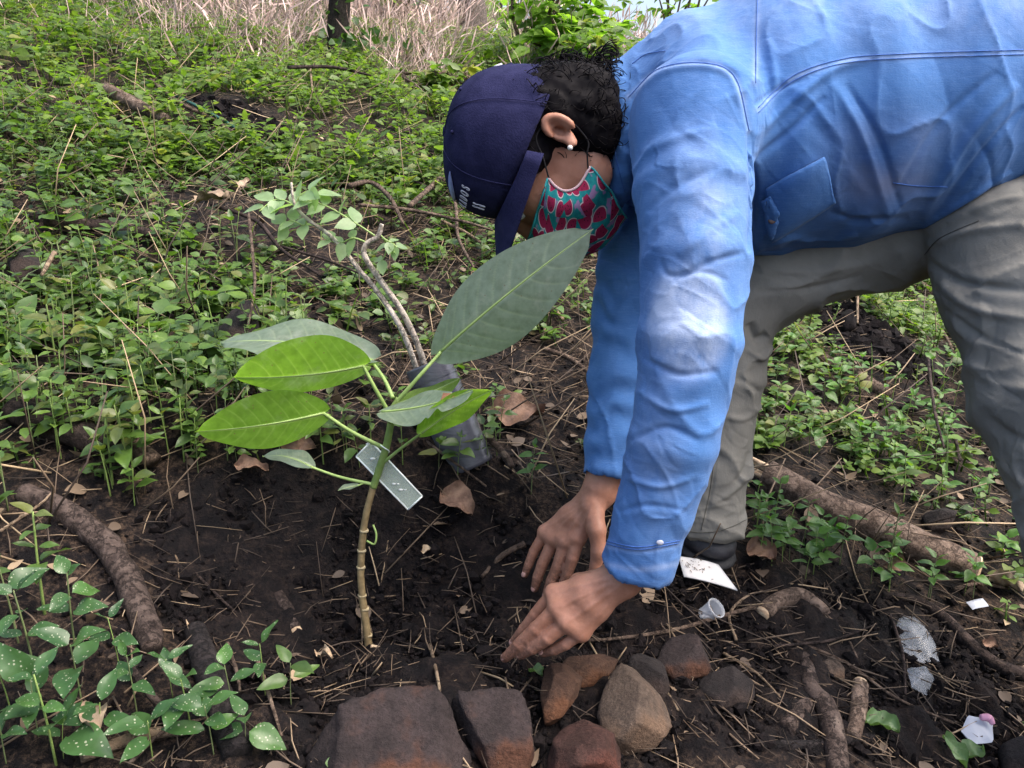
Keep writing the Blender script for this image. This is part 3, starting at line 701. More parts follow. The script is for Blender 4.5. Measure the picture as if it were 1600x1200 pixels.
branch('branch', 'pale weathered branch on the upper left slope', 'branch', [(165, 138), (205, 160), (262, 187)], [.022, .026, .018], M_BARK2, .07, .2, 24, 10, seed=13)
branch('branch', 'grey brown branch half buried under weeds on the left', 'branch', [(20, 640), (60, 655), (140, 685), (225, 705)], [.020, .024, .024, .018], M_TWIGD, .02, .2, 30, 10, seed=14)
branch('branch', 'brown stick end poking out between weeds above the curved branch', 'branch', [(160, 668), (200, 690), (240, 720)], [.012, .014, .014], M_TWIG, .03, .2, 20, 10, seed=15)
branch('branch', 'dark branch running under weeds near the far left middle', 'branch', [(70, 345), (170, 355), (250, 368)], [.015, .017, .012], M_TWIGD, .03, .2, 24, 8, seed=16)
branch('stick', 'flat pale stick at the near edge under the speckled herbs', 'stick', [(125, 1185), (220, 1150), (300, 1140)], [.006, .007, .005], M_TWIGS, .01, .1, 20, 8, seed=17)
branch('stick', 'dark leaning stick crossing the speckled herbs', 'stick', [(195, 1030), (235, 1085), (275, 1130)], [.004, .005, .004], M_TWIGD, .02, .1, 20, 8, seed=18)
branch('stick', 'grey stick leaning up to the bag plant on the right', 'stick', [(760, 680), (790, 712), (715, 560)][:2] + [(800, 730)], [.006, .006, .005], M_TWIG, .03, .1, 16, 8, seed=19)
# thinner twigs
TW = [([(388, 330), (395, 400), (398, 450), (386, 515)], .0042, M_TWIG, .10, 'reddish brown twig hanging upright among the left weeds'),
      ([(330, 320), (400, 345), (440, 390), (500, 430)], .006, M_TWIGD, .06, 'dark twig slanting behind the bagged seedling leaves'),
      ([(440, 385), (520, 410), (590, 440)], .004, M_TWIGD, .05, 'thin dark side twig left of the white stems'),
      ([(545, 290), (580, 285), (610, 310), (630, 350)], .008, M_TWIG, .10, 'arching grey twig above the bagged seedling'),
      ([(560, 320), (640, 328), (720, 345), (770, 360)], .006, M_TWIG, .10, 'long level twig reaching from the arch to the cap'),
      ([(640, 322), (675, 290), (705, 262)], .009, M_TWIG, .10, 'forked brown twig rising to the cap'),
      ([(700, 280), (712, 320), (716, 370), (740, 418)], .006, M_TWIG, .08, 'hanging twig just left of the cap peak'),
      ([(690, 345), (730, 365), (768, 392)], .006, M_TWIGS, .06, 'pale twig under the cap peak'),
      ([(450, 105), (520, 105), (580, 118)], .009, M_TWIGD, .14, 'dark twig lying in weeds near the slim trunk'),
      ([(485, 105), (488, 145)], .006, M_TWIGS, .10, 'short pale twig below the dark twig on the upper slope'),
      ([(235, 125), (280, 160), (330, 185), (390, 222), (455, 250)], .009, M_TWIG, .05, 'pale twig lying beside the small soil heap'),
      ([(480, 225), (530, 238), (580, 248)], .008, M_TWIGD, .04, 'dark twig on the open ground beyond the soil heap'),
      ([(600, 262), (640, 280), (690, 300)], .006, M_TWIGD, .05, 'dark twig lying left of the cap'),
      ([(850, 545), (890, 560), (930, 590)], .007, M_TWIG, .02, 'brown twig between the big leaf and the far sleeve'),
      ([(880, 500), (860, 480), (848, 530)], .005, M_TWIGS, .02, 'short pale twig under the big leaf'),
      ([(820, 850), (785, 868), (752, 902)], .0055, M_TWIG, .012, 'bent twig reaching out from the far hand'),
      ([(1190, 945), (1120, 965), (1050, 985), (960, 998), (905, 1000)], .0035, M_TWIG, .012, 'long crooked twig passing behind the stones'),
      ([(1150, 1000), (1140, 960), (1170, 930), (1215, 922)], .0025, M_TWIGS, .012, 'thin pale twig beside the plastic cup'),
      ([(1060, 1110), (1030, 1060), (1020, 1040)], .0016, M_TWIGS, .012, 'hair thin straw by the tan stone'),
      ([(672, 1008), (682, 1050), (691, 1100)], .0028, M_TWIGS, .015, 'straight tan straw standing from soil by the big slab'),
      ([(400, 1025), (420, 1085), (440, 1150)], .0030, M_TWIG, .02, 'leaning dry stalk right of the charred stick'),
      ([(355, 1005), (370, 1050), (375, 1080)], .0028, M_TWIG, .02, 'broken dry stalk close beside the charred stick'),
      ([(245, 840), (275, 870), (280, 905)], .0018, M_TWIGS, .006, 'kinked pale root on the bare bank'),
      ([(300, 890), (350, 940), (400, 985)], .0022, M_TWIGD, .006, 'dark root across the pit floor'),
      ([(440, 820), (415, 850), (402, 870)], .0024, M_TWIG, .006, 'short brown root in the shaded bank'),
      ([(570, 935), (625, 930)], .0016, M_TWIGS, .006, 'pale straw touching the sapling stem'),
      ([(1130, 1020), (1180, 1050), (1220, 1090)], .0022, M_TWIGS, .01, 'pale straw right of the dark stone'),
      ([(1290, 960), (1320, 990), (1340, 1030)], .0028, M_TWIG, .01, 'brown twig above the pale chip'),
      ([(1390, 960), (1410, 1020), (1415, 1085)], .0030, M_TWIGD, .015, 'dark twig upright before the plastic sheet'),
      ([(1240, 1000), (1320, 1035), (1400, 1090), (1490, 1130)], .0026, M_TWIG, .012, 'long brown straw slanting to the white wrapper'),
      ([(1210, 1010), (1300, 1000), (1370, 975)], .0024, M_TWIGD, .02, 'dark thin twig crossing the pale chip'),
      ([(1450, 560), (1460, 640), (1475, 700)], .0040, M_TWIGD, .10, 'dark upright twig between the legs'),
      ([(1465, 640), (1490, 680), (1500, 720)], .005, M_TWIGD, .05, 'dark fallen twig beside the upright one between the legs'),
      ([(1340, 455), (1340, 505)], .004, M_TWIGS, .06, 'thin tan stalk standing by the soil heap'),
      ([(1430, 470), (1480, 530), (1520, 640)], .005, M_TWIG, .03, 'long thin twig lying right of the soil heap'),
      ([(1490, 920), (1530, 912), (1575, 920)], .0035, M_TWIG, .01, 'brown twig below the cut log end'),
      ([(85, 395), (65, 430)], .006, M_TWIGS, .10, 'cut pale stalk standing in the far left weeds'),
      ([(600, 640), (680, 700), (760, 760)], .003, M_TWIG, .015, 'brown straw passing behind the sapling'),
      ([(200, 1195), (260, 1140), (330, 1120)], .0025, M_TWIG, .015, 'thin brown straw under the speckled herbs'),
      ([(0, 830), (60, 790), (80, 770)], .0024, M_TWIGS, .03, 'pale straw at the upper end of the curved branch')]
for i, (pts, r, m, lift, lab) in enumerate(TW):
    branch('twig', lab, 'twig', pts, [r, r * .9, r * .55], m, lift, .2, 22, 6, seed=30 + i)
# thin green hose line up the slope
m_hose = simple('hose', (.02, .07, .06), (.03, .10, .08), 30, .5, .1)
tag(mk('cord', *tube(onground([(275, 150), (320, 172), (360, 195), (400, 218)], .03), .007, 24, 6), m_hose, loc=hit(360, 195)), 'thin dark green cord lying along the small soil heap', 'cord')

# ------------------------------------------------------------------ stones
E1 = norm(np.cross([0, 1, 0], NRM)); E1 = E1 if E1[0] > 0 else -E1; E2 = np.cross(NRM, E1)
def stone(label, poly, thick, mat, seed, sink=.35, tilt=None, chamfer=.5, p=44, rough=.07, sd=5, name='stone', cat='stone', nr=13):
    rs = np.random.default_rng(seed)
    cx, cy = np.mean([q[0] for q in poly]), np.mean([q[1] for q in poly])
    lift = thick * (1 - sink) * .5
    Q = np.array([hit(a, b, lift) for a, b in poly]); c = Q.mean(0)
    q2 = np.stack([(Q - c) @ E1, (Q - c) @ E2], 1)
    if np.sum(q2[:, 0] * np.roll(q2[:, 1], -1) - np.roll(q2[:, 0], -1) * q2[:, 1]) < 0: q2 = q2[::-1]
    N, Hh = [], []
    for i in range(len(q2)):
        a, b = q2[i], q2[(i + 1) % len(q2)]; d = b - a; m = norm(np.array([d[1], -d[0]])); h = max(float(a @ m), .006)
        t = chamfer * rs.uniform(.2, 1)
        n3 = E1 * m[0] + E2 * m[1]
        N.append(norm(n3 + NRM * t)); Hh.append(h / math.sqrt(1 + t * t) + t * thick * .10)
        N.append(norm(n3 - NRM * .35)); Hh.append(h * .97)
    tn = norm(NRM + E1 * rs.normal(0, .12) + E2 * rs.normal(-.1, .1)) if tilt is None else norm(NRM + E1 * tilt[0] + E2 * tilt[1])
    N.append(tn); Hh.append(thick * .5)
    R0 = np.abs(q2).max()
    for _ in range(nr):
        m = norm(NRM * rs.uniform(-.1, 1.3) + E1 * rs.normal(0, .8) + E2 * rs.normal(0, .8))
        ext = max(float(((Q - c) @ m).max()), thick * .4 * abs(m @ NRM) + .3 * R0 * (1 - abs(m @ NRM))); N.append(m); Hh.append(ext * rs.uniform(.78, .95))
    N.append(-NRM); Hh.append(thick * .6)
    N, Hh = np.array(N), np.array(Hh)
    V, Fc = ico(sd); dots = np.maximum(V @ N.T, 0) / Hh
    r = 1 / np.maximum(dots.max(1), 1e-3)
    V = V * r[:, None]; s = 1 / max(np.abs(q2).max(), .01)
    nz = fbm(V[:, 0] * s * 1.4 + seed, V[:, 1] * s * 1.4, V[:, 2] * s * 1.4, 5, seed)
    nz2 = np.abs(fbm(V[:, 0] * s * 3.2 + seed, V[:, 1] * s * 3.2, V[:, 2] * s * 3.2, 4, seed + 5))
    V = V * (1 + rough * 1.1 * nz - rough * 1.0 * nz2 + .012 * fbm(V[:, 0] * s * 11, V[:, 1] * s * 11, V[:, 2] * s * 11, 3, seed + 9))[:, None] + c
    return tag(mk(name, V, Fc, mat, loc=c - NRM * thick * .4), label, cat, None)
stone('large flat purple grey slab with rusty edges at the near edge', [(470, 1175), (520, 1128), (585, 1108), (672, 1102), (708, 1128), (752, 1200), (735, 1260), (560, 1280), (475, 1240)], .055, M_ST_PURP, 3, .3, (.05, -.22), .22, 60, nr=4, rough=.13)
stone('dark grey slab lying between the large flat slab and the red stone', [(698, 1108), (760, 1097), (828, 1100), (832, 1135), (850, 1175), (830, 1215), (775, 1215), (735, 1165)], .050, M_ST_PURP, 8, .3, (.1, -.2), .28, 60, nr=4, rough=.12)
stone('angular rusty brown stone in the stone ring, nearest the near hand', [(843, 1080), (850, 1050), (880, 1042), (912, 1052), (905, 1085), (880, 1115), (852, 1125)], .075, M_ST_RUST, 12, .25, (-.2, -.3), .5, 44)
stone('arched rusty stone at the back of the stone ring', [(868, 1050), (895, 1024), (935, 1020), (968, 1026), (962, 1050), (930, 1070), (900, 1068)], .05, M_ST_RUST, 15, .3, None, .5, 44)
stone('pear shaped tan stone, the palest of the stone ring', [(935, 1105), (958, 1045), (975, 1038), (995, 1050), (1045, 1100), (1055, 1130), (1030, 1160), (990, 1172), (945, 1150)], .085, M_ST_TAN, 21, .25, (.05, -.3), .5, 40)
stone('red brown stone at the near edge below the tan stone', [(852, 1165), (880, 1130), (915, 1118), (955, 1135), (980, 1165), (965, 1215), (900, 1235), (850, 1215)], .075, M_ST_RED, 27, .25, None, .5, 44)
stone('dark grey rough stone tucked behind the tan stone', [(975, 1035), (1005, 1022), (1035, 1040), (1048, 1075), (1030, 1095), (990, 1070)], .055, M_ST_DARK, 33, .3, None, .5, 44)
stone('broad dark buried stone right behind the stone ring', [(1018, 1030), (1045, 1003), (1085, 1000), (1115, 1025), (1112, 1050), (1060, 1060)], .055, M_ST_PURP, 37, .4, None, .5, 40)
stone('black wet stone right of the tan stone', [(1085, 1065), (1130, 1050), (1180, 1062), (1178, 1095), (1120, 1105)], .04, M_ST_DARK, 41, .45, None, .5, 44)
stone('small pointed grey stone standing on the large slab edge', [(612, 1102), (628, 1085), (642, 1074), (645, 1095), (640, 1106)], .05, M_ST_PURP, 44, .1, None, .3, 18, sd=4)
stone('small rusty stone chip beside the pointed grey stone', [(580, 1100), (595, 1090), (612, 1098), (606, 1112), (588, 1114)], .03, M_ST_RUST, 47, .2, sd=4)
stone('pale brown flat chip lying on straw to the right', [(1278, 1035), (1298, 1020), (1322, 1045), (1320, 1062), (1292, 1058)], .018, M_ST_TAN, 51, .2, sd=4)
stone('dark half buried stone in the weeds left of the big leaf', [(330, 520), (370, 490), (410, 500), (405, 540), (350, 545)], .10, M_ST_DARK, 54, .3, sd=4)
stone('brown stone in the weeds on the far left', [(10, 400), (60, 390), (70, 425), (20, 440)], .08, M_ST_DARK, 57, .3, sd=4)
stone('dark stone half sunk beyond the log', [(1440, 800), (1470, 792), (1495, 805), (1485, 825), (1450, 825)], .05, M_ST_DARK, 60, .3, sd=4)
stone('charcoal coloured stone at the lower right edge', [(1560, 1165), (1600, 1150), (1640, 1170), (1630, 1210), (1570, 1205)], .05, M_ST_DARK, 63, .3, sd=4)
stone('round brown clod on top of the soil heap between the legs', [(1310, 500), (1322, 488), (1336, 492), (1338, 510), (1318, 516)], .06, M_CLOD, 66, .1, sd=4)

# ------------------------------------------------------------------ big dry leaves
def dry_leaf(label, base, tip, wid, seed, lift=.015, mat=M_DRYLEAF):
    rs = np.random.default_rng(seed); a, b = hit(*base, lift), hit(*tip, lift + .01); d = b - a; L = np.linalg.norm(d); d = d / L
    N = norm(NRM + rs.normal(0, .3, 3)); S = norm(np.cross(d, N)); N = np.cross(S, d)
    nu, nv = 14, 9; u = np.linspace(0, 1, nu)[:, None]; v = np.linspace(-1, 1, nv)[None]
    w = wid * np.sin(np.pi * np.clip(u, .01, .99)**.8)**.8
    z = .22 * wid * (v**2) * 2 + .09 * L * np.sin(u * 8 + seed) * v + .05 * L * np.sin(u * 17 + v * 5 + seed) + .12 * L * np.sin(np.pi * u)
    P = a + d * (u * L)[..., None] + S * (v * w)[..., None] + N * z[..., None]
    return tag(mk('dry_leaf', P.reshape(-1, 3), grid_faces(nu, nv), mat, loc=a), label, 'dry leaf')
dry_leaf('large curled brown dry leaf lying right of the grow bag', (762, 655), (850, 648), .040, 2)
dry_leaf('broad brown dry leaf on the bank below the grow bag', (690, 770), (738, 805), .028, 3)
dry_leaf('tan dry leaf sticking out behind the far heel', (1165, 862), (1212, 875), .03, 4)
dry_leaf('curled tan dry leaf in front of the long log', (1380, 885), (1415, 880), .018, 5)
dry_leaf('folded pale dry leaf right of the cut log end', (1545, 905), (1598, 925), .02, 6, mat=M_PALELEAF)
dry_leaf('pale shrivelled leaf hanging among the speckled herbs', (145, 1105), (148, 1150), .014, 7, .03, M_PALELEAF)
dry_leaf('light brown dry leaf under the small lower sapling leaf', (440, 690), (495, 700), .022, 8)
dry_leaf('thin tan dry leaf on the dark bank', (365, 728), (420, 735), .014, 9)
dry_leaf('pale dry leaf scrap near the top of the weeds', (375, 295), (392, 285), .02, 10, .08, M_PALELEAF)
dry_leaf('crumpled pale dry leaf on the mid slope twigs', (305, 318), (360, 312), .03, 12, .08, M_PALELEAF)
dry_leaf('yellow brown dry leaf by the thin dark branch', (1535, 1005), (1560, 1012), .012, 13)
dry_leaf('small tan wood flake beside the sapling base', (498, 1025), (520, 1030), .008, 14, .01, M_SPLIT)
dry_leaf('square tan flake on the soil right of the sapling', (660, 862), (675, 858), .008, 15, .01, M_SPLIT)
m_gl = mat_leaf('fallen_green_leaf', [(.10, .18, .07), (.12, .20, .08)], .25, .45)
dry_leaf('fallen green leaf scrap on soil near the near hand', (832, 1048), (848, 1056), .010, 16, .01, m_gl)
dry_leaf('torn pale green leaf lying right of the pale stick piece', (1352, 1128), (1405, 1145), .022, 17, .01, m_gl)
dry_leaf('folded green leaf strip lying below the white wrapper', (1475, 1150), (1510, 1200), .012, 18, .02, m_gl)
dry_leaf('round green leaf at the near edge below the wrapper', (1510, 1185), (1535, 1170), .016, 19, .02, m_gl)
dry_leaf('bright green upright leaf among the weeds between the legs', (1283, 700), (1268, 672), .016, 20, .03, m_gl)
dry_leaf('small bright leaf poking up from under the large slab', (520, 1205), (532, 1180), .010, 22, .02, m_gl)

# ------------------------------------------------------------------ litter: card, wrappers, cup
m_card = simple('white_card', (.62, .60, .58), (.74, .72, .70), 30, .6, .15, 200, .001)
Q = np.array([hit(1060, 869, .03), hit(1122, 884, .03), hit(1153, 921, .025), hit(1068, 903, .02)])
u, v = np.meshgrid(np.linspace(0, 1, 12), np.linspace(0, 1, 8), indexing='ij')
P = (Q[0] * ((1 - u) * (1 - v))[..., None] + Q[1] * (u * (1 - v))[..., None] + Q[2] * (u * v)[..., None] + Q[3] * ((1 - u) * v)[..., None])
P = P + NRM * (.004 * np.sin(u * 2.5 + v))[..., None]
V = np.concatenate([P.reshape(-1, 3), P.reshape(-1, 3) - NRM * .002]); f = grid_faces(12, 8); card_loc = Q.mean(0)
rim = [(i * 8 + (0 if s == 0 else 7), (i + 1) * 8 + (0 if s == 0 else 7)) for i in range(11) for s in (0, 1)] + [((0 if s == 0 else 88) + j, (0 if s == 0 else 88) + j + 1) for j in range(7) for s in (0, 1)]
rimf = np.array([(a, b, b + 96, a + 96) for a, b in rim])
card = thing('plant_card', 'white plastic card lying on soil under the far shoe', 'card', card_loc)
mk('sheet', V, [f, f[:, ::-1] + 96, rimf], m_card, card)
SMU = [(min(max(random.gauss(.30, .16), .04), .85), min(max(random.gauss(.42, .2), .06), .9)) for _ in range(28)]
m_ink = simple('faded_ink', (.16, .11, .07), (.24, .17, .11), 80, .8, .1)
V, Fs, A = sticks(*(lambda a, b: (a, b))(*[np.array([(Q[0] * (1 - s) * (1 - t) + Q[1] * s * (1 - t) + Q[2] * s * t + Q[3] * (1 - s) * t) + NRM * .0056 for s, t in zz]) for zz in
    (SMU,
     [(a + random.gauss(.01, .03), b + random.gauss(0, .05)) for a, b in SMU])]), np.full(28, .0006), np.zeros(28))
mk('smudges', V, Fs, m_ink, card, kind='stuff')
def film(name, tint, rough=.15, alpha=.35):
    t = NT(name); t.base(tint); t.rough(rough); t.p.inputs['Alpha'].default_value = alpha; t.spec(.45)
    return t.m
m_film = film('clear_film', (.36, .39, .43), .3, .30); m_wrap = film('white_wrapper', (.40, .43, .50), .35, .92)
m_pink = simple('pink_print', (.65, .30, .42), (.70, .36, .48), 20, .4, .1)
def crumple(name, label, poly, amp, mat, seed, lift=.012, cat='wrapper'):
    Q = np.array([hit(a, b, lift) for a, b in poly]); c = Q.mean(0); nr, na = 9, 28
    ang = np.linspace(0, len(Q), na, endpoint=False); i = ang.astype(int); f = (ang - i)[:, None]
    rimp = Q[i % len(Q)] * (1 - f) + Q[(i + 1) % len(Q)] * f
    t = np.linspace(0, 1, nr)[:, None, None]
    P = c + (rimp[None] - c) * t; P = P + NRM * (amp * fbm(P[..., 0] * 30, P[..., 1] * 30, P[..., 2] * 30, 2, seed) + amp * .6 * (1 - t[..., 0]**2))[..., None]
    j = np.arange(na); ii = np.arange(nr - 1)[:, None] * na
    q = np.stack([ii + j, ii + (j + 1) % na, ii + na + (j + 1) % na, ii + na + j], -1).reshape(-1, 4)
    o = mk(name, P.reshape(-1, 3), q, mat, loc=c, smooth=False); o.modifiers.new('thick', 'SOLIDIFY').thickness = .0018
    return tag(o, label, cat)
crumple('plastic_sheet', 'crumpled clear plastic sheet on the soil at the right', [(1395, 965), (1425, 958), (1462, 1000), (1470, 1030), (1440, 1035), (1410, 1015)], .010, m_film, 2)
crumple('plastic_sheet', 'folded piece of clear plastic below the crumpled sheet', [(1415, 1050), (1445, 1042), (1460, 1058), (1450, 1085), (1420, 1080)], .015, m_film, 5)
wr = crumple('wrapper', 'small white plastic wrapper with a pink corner on the soil', [(1503, 1140), (1512, 1118), (1535, 1122), (1552, 1130), (1552, 1160), (1522, 1162)], .006, m_wrap, 7, .02)
ORG[wr] = np.array(wr.location)
V, Fs = tube([hit(1532, 1121, .030), hit(1545, 1122, .032), hit(1552, 1132, .030)], [.004, .006, .003], 10, 6); mk('pink_corner', V, Fs, m_pink, wr)
crumple('paper_scrap', 'small white paper scrap in weeds near the cut log end', [(1510, 940), (1535, 935), (1545, 948), (1520, 952)], .006, m_wrap, 9, .015, 'paper')
c0 = hit(1110, 956, .014); m_cup = film('clear_cup', (.70, .72, .76), .1, .38)
ax = norm(np.array([.55, -.4, .75])); cup = thing('plastic_cup', 'tiny clear plastic cup lying on the soil below the card', 'cup', c0)
V, Fs = tube([c0 - ax * .013, c0 + ax * .013], [.0125, .0150], 8, 20, cap=False); mk('side', V, Fs, m_cup, cup).modifiers.new('thick', 'SOLIDIFY').thickness = .0008
V, Fs = tube([c0 - ax * .0132, c0 - ax * .012], [.0126, .0126], 3, 20); mk('bottom', V, Fs, m_cup, cup)
V, Fs = tube([c0 + ax * .0125, c0 + ax * .0145], [.0160, .0160], 3, 20, cap=False); mk('lip', V, Fs, m_cup, cup).modifiers.new('thick', 'SOLIDIFY').thickness = .0012

# ------------------------------------------------------------------ the sapling
d0 = gdepth(575, 1015)
def SD(px, py, dd=0): return W(px, py, d0 + (py - 1015) * .00022 + dd)
base = hit(575, 1017)
sap = thing('sapling', 'young broad leaved sapling planted in the dark soil', 'sapling', base)
m_stemb = simple('sapling_lower_stem', (.16, .115, .055), (.27, .20, .10), 90, .6, .4, 160, .002)
V, Fs = tube([SD(577, 1030), SD(575, 1000), SD(566, 930), SD(564, 880), SD(570, 815), SD(583, 760)], [.0064, .0058, .0054, .0050, .0048, .0046], 70, 12, .16)
mk('lower_stem', V, Fs, m_stemb, sap)
V, Fs = tube([SD(583, 762), SD(592, 735), SD(603, 700), SD(610, 665), SD(613, 640), SD(622, 622)], [.0050, .0052, .0052, .0048, .0040, .003], 40, 12, .06)
stem = mk('upper_stem', V, Fs, M_STEMG, sap)
m_ring = simple('leaf_scar', (.34, .27, .15), (.44, .36, .22), 60, .7, .2)
for (a, b) in [(575, 992), (570, 951), (566, 930), (564, 886), (565, 860), (569, 829)]:
    c = SD(a, b); V, Fs = tube([c - [0, 0, .0016], c + [0, 0, .0016]], [.0060, .0059], 3, 12, .25); mk('leaf_scar', V, Fs, m_ring, sap)
V, Fs = tube([SD(580, 1010, -.012), SD(592, 1012, -.015), SD(606, 1019, -.018)], [.0032, .0026, .0020], 10, 7, .2); mk('root_stub', V, Fs, M_SPLIT, sap)
m_pet = simple('petiole', (.22, .33, .09), (.30, .41, .13), 60, .45, .15)
m_brown = simple('brown_patch', (.16, .075, .04), (.24, .12, .06), 90, .8, .3)
def big_leaf(base, tip, side_hint, wid, sag=.05, fold=.18, curl=.10, skew=0, wave=.02, bite=None, nv=41, nu=150, droop_side=0.0, seed=0, peak=.8, asym=1.0):
    a, b = np.asarray(base), np.asarray(tip); L = np.linalg.norm(b - a); D = (b - a) / L
    S = norm(np.asarray(side_hint) - D * (np.asarray(side_hint) @ D)); N = np.cross(S, D)     # N = the upper (top) face
    u = np.linspace(0, 1, nu)[:, None]; v = np.linspace(-1, 1, nv)[None]
    w = np.sin(np.pi * np.clip(u, 0, 1)**peak)**.72 * (1 - .10 * u) * wid
    tipf = sstep(1.0, .93, u); w = w * (.25 + .75 * tipf); w[0] = wid * .10; w[-1] = 0.0006
    w = w * np.where(v < 0, asym, 1.0)
    if bite is not None:
        w = w * np.ones_like(v)
        for (u0, sgn, wu, dp) in bite:
            w = np.where(np.sign(v) == sgn, w * (1 - dp * np.exp(-((u - u0) / wu)**2)), w)
    av = np.abs(v)
    back = .05 * L * av * np.exp(-(u / .10)**2)                       # rounded lobes at the base
    uv = u - .20 * av**1.35 * (1 - .3 * u)                                           # veins sweep forward
    K = np.array([.03, .10, .19, .29, .40, .51, .62, .72])
    dist = np.min(np.abs(uv[..., None] - K), -1)
    vein = np.exp(-(dist / .0062)**2) * (av < .93) * (1 - .6 * av)
    mid = np.exp(-(v * w / (.0022 * (1.15 - u)))**2)
    ph = np.abs(np.interp(uv, K, np.arange(8)) % 1 - .5) * 2          # 0 mid-field .. 1 at vein
    quilt = -.0004 * np.clip(ph, 0, 1)**3 * (1 - mid) * sstep(1.0, .8, av)
    z = fold * av * w - curl * (v * w)**2 / wid - sag * L * 4 * (u - .5)**2 * .5 + quilt - .0012 * mid \
        + wave * L * np.sin(u * 11 + seed + v) * av**2 + droop_side * v * w * av
    P = a + D * (u * L - back)[..., None] + S * (v * w)[..., None] + N * z[..., None]
    rib = np.clip(np.maximum(vein * .38, mid), 0, 1)
    return P, rib, (nu, nv)
def add_leaf(label, base, tip, side, wid, petiole, pr=.0026, mat=None, **kw):
    P, rib, (nu, nv) = big_leaf(base, tip, side, wid, **kw)
    o = mk('leaf', P.reshape(-1, 3), grid_faces(nu, nv), mat or M_BIG, sap, attrs=dict(rib=rib.ravel(), tint=np.full(rib.size, random.random())))
    if label: o['label'] = label
    V, Fs = tube(list(petiole) + [P[2, nv // 2]], [pr * 1.2, pr, pr * .85], 24, 8); mk('petiole', V, Fs, m_pet, o)
    # raised pale midrib under the blade
    C = P[::6, nv // 2]; V, Fs = tube(C, np.linspace(pr * .8, .0004, len(C)), 0, 6); mk('midrib', V, Fs, m_pet, o)
    return o, P
# directions in view: R_ right, U_ up, -F_ towards the camera
add_leaf('largest leaf, held up with its dull green face to the viewer', SD(679, 552, .0), SD(922, 355, -.04), .63 * R_ - .78 * U_ - .22 * F_, .058,
         [SD(618, 630), SD(655, 588, -.003)], sag=.10, fold=-.10, curl=.05, wave=.006, peak=.86)
add_leaf('upper leaf with pale blue green top side', SD(580, 548, .05), SD(340, 522, .10), .55 * U_ + .85 * F_ + .02 * R_, .060,
         [SD(614, 622), SD(600, 592, .02)], sag=.12, fold=.16, wave=.02, seed=1)
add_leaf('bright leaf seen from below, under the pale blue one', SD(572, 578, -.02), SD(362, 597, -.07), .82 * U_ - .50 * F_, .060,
         [SD(606, 642), SD(585, 605, -.01)], asym=.42, sag=.14, mat=M_BIGLIT, fold=.10, wave=.012, seed=2)
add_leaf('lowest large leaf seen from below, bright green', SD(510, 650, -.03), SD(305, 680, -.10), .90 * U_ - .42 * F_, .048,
         [SD(600, 700), SD(550, 675, -.01)], asym=.75, sag=.12, mat=M_BIGLIT, fold=.06, wave=.010, seed=3)
add_leaf('small drooping leaf low on the stem', SD(488, 722, .0), SD(410, 705, .02), .35 * U_ + .93 * F_, .024,
         [SD(583, 757), SD(530, 745)], .0020, sag=.20, fold=.2, seed=4, nu=50, nv=25)
o, P = add_leaf('pale leaf with a brown bitten edge', SD(600, 650, -.03), SD(742, 617, -.06), .55 * U_ + .80 * F_, .034,
         [SD(612, 662), SD(604, 655, -.02)], .0020, sag=.10, fold=.12, seed=5, nu=100, nv=31, bite=[(.62, -1, .05, .5), (.80, 1, .06, .55), (.5, -1, .03, .25)])
Vp = P[62:79, 17:27]; V = (Vp + U_ * .0012 - F_ * .0012).reshape(-1, 3); mk('brown_patch', V, grid_faces(17, 10), m_brown, o)
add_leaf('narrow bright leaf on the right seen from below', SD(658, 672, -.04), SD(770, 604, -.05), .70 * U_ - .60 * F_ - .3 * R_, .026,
         [SD(600, 722), SD(630, 698, -.02)], .0020, mat=M_BIGLIT, sag=.10, fold=.14, seed=6, nu=50, nv=25)
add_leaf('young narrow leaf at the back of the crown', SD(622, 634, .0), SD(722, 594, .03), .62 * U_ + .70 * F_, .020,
         [SD(613, 640), SD(617, 637)], .0016, mat=M_BIGLIT, sag=.08, fold=.2, seed=7, nu=50, nv=25)
add_leaf('tiny green leaf close to the stem', SD(560, 757, -.005), SD(528, 765, -.02), .3 * U_ + .9 * F_, .010, [SD(583, 757), SD(570, 755)], .0012, nu=30, nv=15)
# side shoot loop
V, Fs = tube([SD(583, 820, -.004), SD(588, 835, -.01), SD(585, 850, -.012), SD(573, 845, -.008)], .0014, 20, 6); mk('tendril', V, Fs, m_pet, sap)
# clear plastic label clipped on the stem
m_tag = NT('clear_acrylic'); m_tag.base((.70, .80, .68)); m_tag.rough(.08); m_tag.p.inputs['Alpha'].default_value = .30; m_tag.spec(.9); m_tag = m_tag.m
m_edge = simple('acrylic_edge', (.75, .80, .78), (.85, .88, .86), 40, .25, .0)
tq = np.array([SD(557, 713, .018), SD(580, 690, .018), SD(660, 775, -.006), SD(638, 796, -.006)])
n_ = norm(np.cross(tq[1] - tq[0], tq[3] - tq[0])); n_ = n_ if n_ @ F_ < 0 else -n_
plt = thing('plastic_tag', 'clear plastic plant tag hanging behind the sapling stem', 'tag', tq.mean(0))
V = np.concatenate([tq, tq + n_ * .002]); mk('plate', V, np.array([(0, 1, 2, 3), (7, 6, 5, 4), (0, 4, 5, 1), (1, 5, 6, 2), (2, 6, 7, 3), (3, 7, 4, 0)]), m_tag, plt, smooth=False)
for i in range(4):
    a, b = tq[i], tq[(i + 1) % 4]; V, Fs = tube([a + n_ * .001, b + n_ * .001], .0013, 2, 6); mk('rim', V, Fs, m_edge, plt)
m_sm = simple('white_smudge', (.60, .62, .60), (.8, .8, .8), 50, .5, .0)
